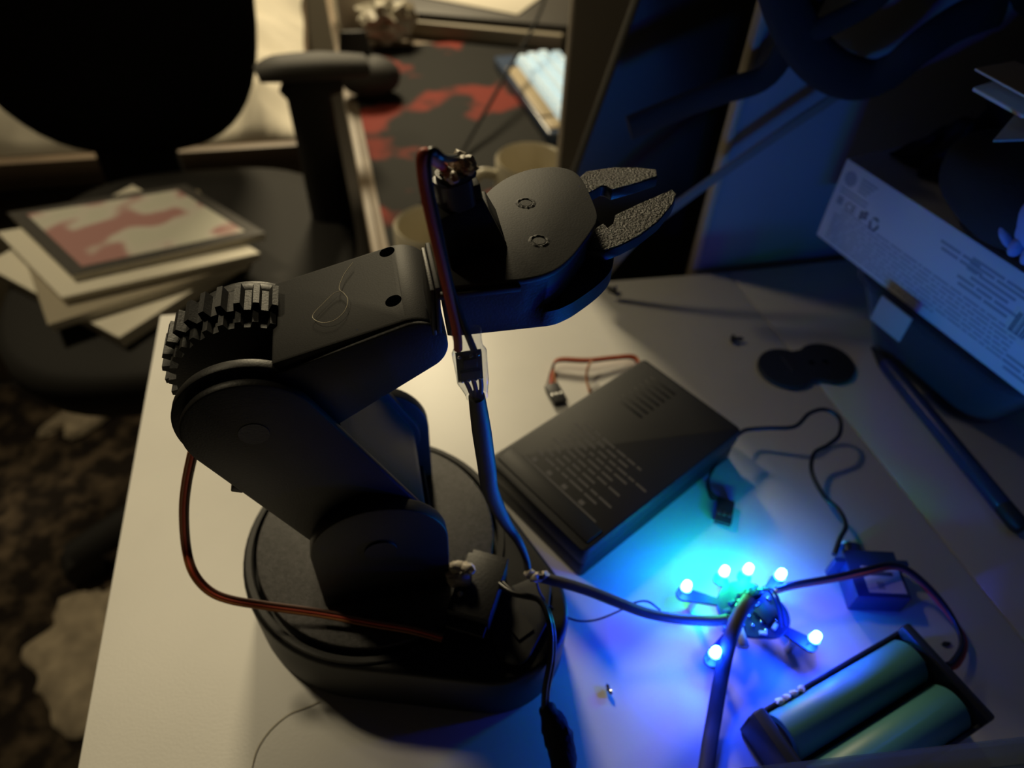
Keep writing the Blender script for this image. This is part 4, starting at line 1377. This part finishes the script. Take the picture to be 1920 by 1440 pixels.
# ================================================================== office chair with magazines on the seat
ch_ = thing('office_chair', (-.22, .80, -.75), 'black office chair with magazines piled on its seat', 'chair')
SZ = -.250
def superell(cx, cy, a, b_, z, n=48, e=3.0):
    out = []
    for k in range(n):
        t = 2 * PI * k / n
        c, s = math.cos(t), math.sin(t)
        out.append((cx + a * math.copysign(abs(c) ** (2 / e), c), cy + b_ * math.copysign(abs(s) ** (2 / e), s), z))
    return out
def loft(rings, cap0=True, cap1=True):
    b = bm_new()
    rs = [[b.verts.new(p) for p in r] for r in rings]
    n = len(rs[0])
    for a, c in zip(rs, rs[1:]):
        for k in range(n):
            q = (k + 1) % n
            b.faces.new((a[k], a[q], c[q], c[k]))
    if cap0:
        b.faces.new(list(reversed(rs[0])))
    if cap1:
        b.faces.new(rs[-1])
    return b
SCX, SCY = -.225, .805
obj('seat', loft([superell(SCX, SCY, a, b_, z) for (a, b_, z) in ((.170, .190, SZ - .075), (.195, .215, SZ - .065), (.205, .225, SZ - .035), (.203, .223, SZ - .012), (.190, .210, SZ - .002), (.15, .17, SZ))]), 'chair_plastic', ch_, 60)
BY = 1.02
rings = []
for (k, dy) in ((.86, .0), (.97, .008), (1.0, .022), (.98, .040), (.88, .050)):
    ring = superell(0, 0, .200 * k, .320 * k, 0, 56, 2.9)
    rings.append([(-.303 + p[0], BY + dy + .25 * p[0] ** 2 - .05 * (p[1]), .078 + p[1]) for p in ring])
obj('backrest', loft(rings), 'chair_fabric', ch_, 60)
obj('back_support', box(-.382, -.268, 1.078, 1.098, SZ - .105, -.04, .006), 'chair_plastic', ch_)
obj('support_arm', box(-.350, -.240, .94, 1.0775, SZ - .107, SZ - .0955, .003), 'chair_plastic', ch_)
obj('seat_plate', box(-.30, -.15, .70, .98, SZ - .095, SZ - .0752, .004), 'chair_plastic', ch_)
b = bm_new()
add_cyl(b, (SCX, SCY, -.66), (SCX, SCY, SZ - .095), .027, 24)
obj('gas_column', b, 'chair_plastic', ch_)
for k in range(5):
    a = math.radians(205 + 72 * k)
    dvv = V((math.cos(a), math.sin(a), 0))
    o = V((SCX, SCY, -.655))
    lg = obj('base_leg', add_tube(bm_new(), [o, o + dvv * .15 + V((0, 0, -.006)), o + dvv * .30 + V((0, 0, -.030))], [.034, .028, .022], 12, 5, flat=.7), 'chair_plastic', ch_)
    e = o + dvv * .295
    b = bm_new()
    add_cyl(b, (e.x - .018 * dvv.y, e.y + .018 * dvv.x, -.709), (e.x + .018 * dvv.y, e.y - .018 * dvv.x, -.709), .027, 22)
    obj('castor', b, 'chair_plastic', lg)
# right armrest
ax, ay = -.048, .86
ar = bm_new()
add_tube(ar, [(ax - .03, ay, SZ - .085), (ax - .002, ay, SZ - .075), (ax + .004, ay, SZ - .03), (ax + .002, ay, SZ + .09), (ax, ay, SZ + .175)], [.020, .026, .028, .026, .026], 14, 6, flat=.6, up=(0, 1, 0))
obj('armrest_post', ar, 'chair_plastic', ch_, 60)
pd_ = bm_new()
add_tube(pd_, [(ax - .052, ay - .012, SZ + .196), (ax - .030, ay - .008, SZ + .200), (ax + .020, ay, SZ + .198), (ax + .070, ay + .012, SZ + .192)], [.014, .024, .026, .020], 16, 6, flat=.55, up=(0, 0, 1))
obj('armrest_pad', pd_, 'pad_plastic', ch_, 60)
pd_ = bm_new()
add_tube(pd_, [(ax - .020, ay - .004, SZ + .160), (ax + .004, ay, SZ + .180), (ax + .040, ay + .004, SZ + .184)], [.018, .026, .018], 14, 6, flat=.6, up=(0, 1, 0))
obj('armrest_bracket', pd_, 'chair_plastic', ch_, 60)

# magazines
def book(corners, z, h, cover, label, inner=None, name='magazine', art=None):
    q = [V((p[0], p[1], z)) for p in corners]
    t = thing(name, tuple(sum(q, V()) / 4), label, 'magazine', 'magazines on the chair seat')
    c = sum(q, V()) / 4
    pg = [c + (p - c) * .985 for p in q]
    obj('pages', add_prism(bm_new(), pg, (0, 0, h)), 'paper_cream', t, 0)
    lid = obj('cover', bevel(add_prism(bm_new(), [p + V((0, 0, h)) for p in q], (0, 0, .0012)), .0004, 1), cover, t)
    if art:
        a = [c + (p - c) * art + V((0, 0, h + .0013)) for p in q]
        obj('cover_picture', add_prism(bm_new(), a, (0, 0, .0003)), 'comic_art', lid, 0)['label'] = 'red and cream cover picture'
    return t
zz = SZ + .0008
def rect(cx, cy, w, d, ang):
    c, s = math.cos(ang), math.sin(ang)
    return [(cx + c * a - s * b_, cy + s * a + c * b_) for a, b_ in ((-w / 2, -d / 2), (w / 2, -d / 2), (w / 2, d / 2), (-w / 2, d / 2))]
m_top = [(-0.42101, 0.84841, -0.21200), (-0.22133, 0.88590, -0.21200), (-0.11806, 0.75648, -0.21200), (-0.32167, 0.70578, -0.21200)]
mc_x = sum(p[0] for p in m_top) / 4
mc_y = sum(p[1] for p in m_top) / 4
book([(-0.27131, 0.62905, -0.23600), (-0.14201, 0.76387, -0.23600), (-0.30456, 0.95131, -0.23600), (-0.44506, 0.78914, -0.23600)], zz, .0150, 'paper_cream', 'lowest pale magazine of the pile on the chair, one corner pointing at the desk')
book(rect(mc_x - .006, mc_y - .022, .215, .190, math.radians(22)), zz + .0165, .0095, 'beige_box', 'second magazine from the bottom of the pile on the chair')
book([(p[0] * 1.0 - .008, p[1] - .026) for p in m_top], zz + .0275, .0090, 'paper_cream', 'third magazine from the bottom, just under the picture cover')
book([(p[0], p[1]) for p in m_top], zz + .0380, .0080, 'dark_box', 'top magazine on the chair, dark border around a red and cream picture', art=.84)

# ================================================================== bed, storage, rug
bed = thing('bed', (-.75, 1.6, -.75), 'low bed with a brown wooden rail behind the office chair', 'bed')
TZ = -.290
obj('rail', box(-1.55, -.075, 1.15, 1.185, TZ - .045, TZ, .002), 'bed_wood', bed)
obj('platform', box(-1.55, -.075, 1.19, 2.2, TZ - .045, TZ - .006, .002), 'bed_wood', bed)
for (x, y) in ((-1.50, 1.22), (-.12, 1.22), (-1.50, 2.15), (-.12, 2.15)):
    obj('leg', box(x - .03, x + .03, y - .03, y + .03, -.75, TZ - .0452, .002), 'bed_wood', bed)
def rumple(x0, x1, y0, y1, z0, amp, seed, nx=70, ny=60, fq=7.0):
    b = bm_new()
    vs = []
    for j in range(ny + 1):
        row = []
        for i in range(nx + 1):
            u, v = i / nx, j / ny
            x, y = x0 + (x1 - x0) * u, y0 + (y1 - y0) * v
            e = min(1, min(u, 1 - u, v, 1 - v) * 10)
            r_ = 1 - abs(noise.noise(V((x * fq, y * fq, seed))))
            r2 = 1 - abs(noise.noise(V((x * fq * 2.3, y * fq * 2.1, seed + 5))))
            row.append(b.verts.new((x + .02 * noise.noise(V((y * 5, seed, x))), y + .012 * noise.noise(V((x * 6, y, seed + 2))) * e, z0 + .003 + e * amp * (r_ ** 3 * .7 + r2 ** 2 * .3))))
        vs.append(row)
    for j in range(ny):
        for i in range(nx):
            b.faces.new((vs[j][i], vs[j][i + 1], vs[j + 1][i + 1], vs[j + 1][i]))
    lo = [[b.verts.new((v.co.x, v.co.y, z0)) for v in row] for row in (vs[0], vs[-1])]
    for k, row in enumerate((vs[0], vs[-1])):
        for i in range(nx):
            b.faces.new((row[i], row[i + 1], lo[k][i + 1], lo[k][i]))
    return b
tag(obj('blanket', rumple(-1.5, -.085, 1.17, 2.15, TZ + .0005, .17, 3.3, fq=8.0), 'sheet', None, 80), 'rumpled cream blanket spread on the low bed', 'blanket')
tag(obj('storage_box', box(-.066, -.0345, 1.105, 1.145, -.75, -.33, .004), 'beige_box'), 'beige storage box standing between the chair seat and the back desk', 'storage box')
tag(obj('underbed_drawer', box(-1.20, -.42, 1.16, 1.8, -.75, -.42, .004), 'beige_box'), 'beige drawer pushed under the bed behind the chair', 'drawer')

# rug: shaggy pile as a tufted sheet
rg = bm_new()
NXr, NYr = 150, 190
vs = []
for j in range(NYr + 1):
    row = []
    for i in range(NXr + 1):
        x = -1.15 + 1.01 * i / NXr
        y = -.25 + 1.39 * j / NYr
        h = .007 + .010 * max(0, noise.noise(V((x * 38, y * 38, 1)))) + .006 * noise.noise(V((x * 90, y * 90, 4)))
        row.append(rg.verts.new((x + .006 * noise.noise(V((x * 50, y * 50, 9))), y + .006 * noise.noise(V((x * 50, y * 50, 19))), -.7495 + min(.012, max(.002, h)))))
    vs.append(row)
for j in range(NYr):
    for i in range(NXr):
        rg.faces.new((vs[j][i], vs[j][i + 1], vs[j + 1][i + 1], vs[j + 1][i]))
tag(obj('shaggy_rug', rg, 'rug_pile', None, 60), 'dark shaggy rug with brown flecks on the floor left of the desk', 'rug', kind='stuff')
def pelt(c, a, b_, z, seed, rot=0.0, amp=.35):
    bm = bm_new()
    n = 72
    ring = []
    for k in range(n):
        t = 2 * PI * k / n
        d = V((math.cos(t), math.sin(t), 0))
        r_ = 1 + amp * noise.noise(d * 2.2 + V((seed, 0, 0))) + .10 * noise.noise(d * 14 + V((seed, 3, 0)))
        p = V((d.x * a * r_, d.y * b_ * r_, 0))
        p.rotate(Matrix.Rotation(rot, 3, 'Z'))
        ring.append(V((c[0], c[1], z)) + p)
    cen = V((c[0], c[1], z))
    add = [[bm.verts.new(cen + (p - cen) * k + V((0, 0, h + .004 * noise.noise(p * 60)))) for p in ring] for (k, h) in ((1.0, .0), (.93, .012), (.6, .016), (.2, .018))]
    for q0_, q1_ in zip(add, add[1:]):
        for k in range(n):
            q = (k + 1) % n
            bm.faces.new((q0_[k], q0_[q], q1_[q], q1_[k]))
    bm.faces.new(add[-1])
    bm.faces.new(list(reversed(add[0])))
    return bm
tag(obj('fleece_patch', pelt((-0.43091, 0.53206, -0.73500), .105, .125, -.7365, 2.0, .5), 'sock_cream', None, 60), 'cream fleece lying on the rug by the near left desk edge', 'fleece')
tag(obj('fleece_patch', pelt((-0.52643, 1.06787, -0.73500), .115, .055, -.7365, 7.0, .75, .5), 'sock_cream', None, 60), 'pale cloth lying on the rug under the chair', 'cloth')
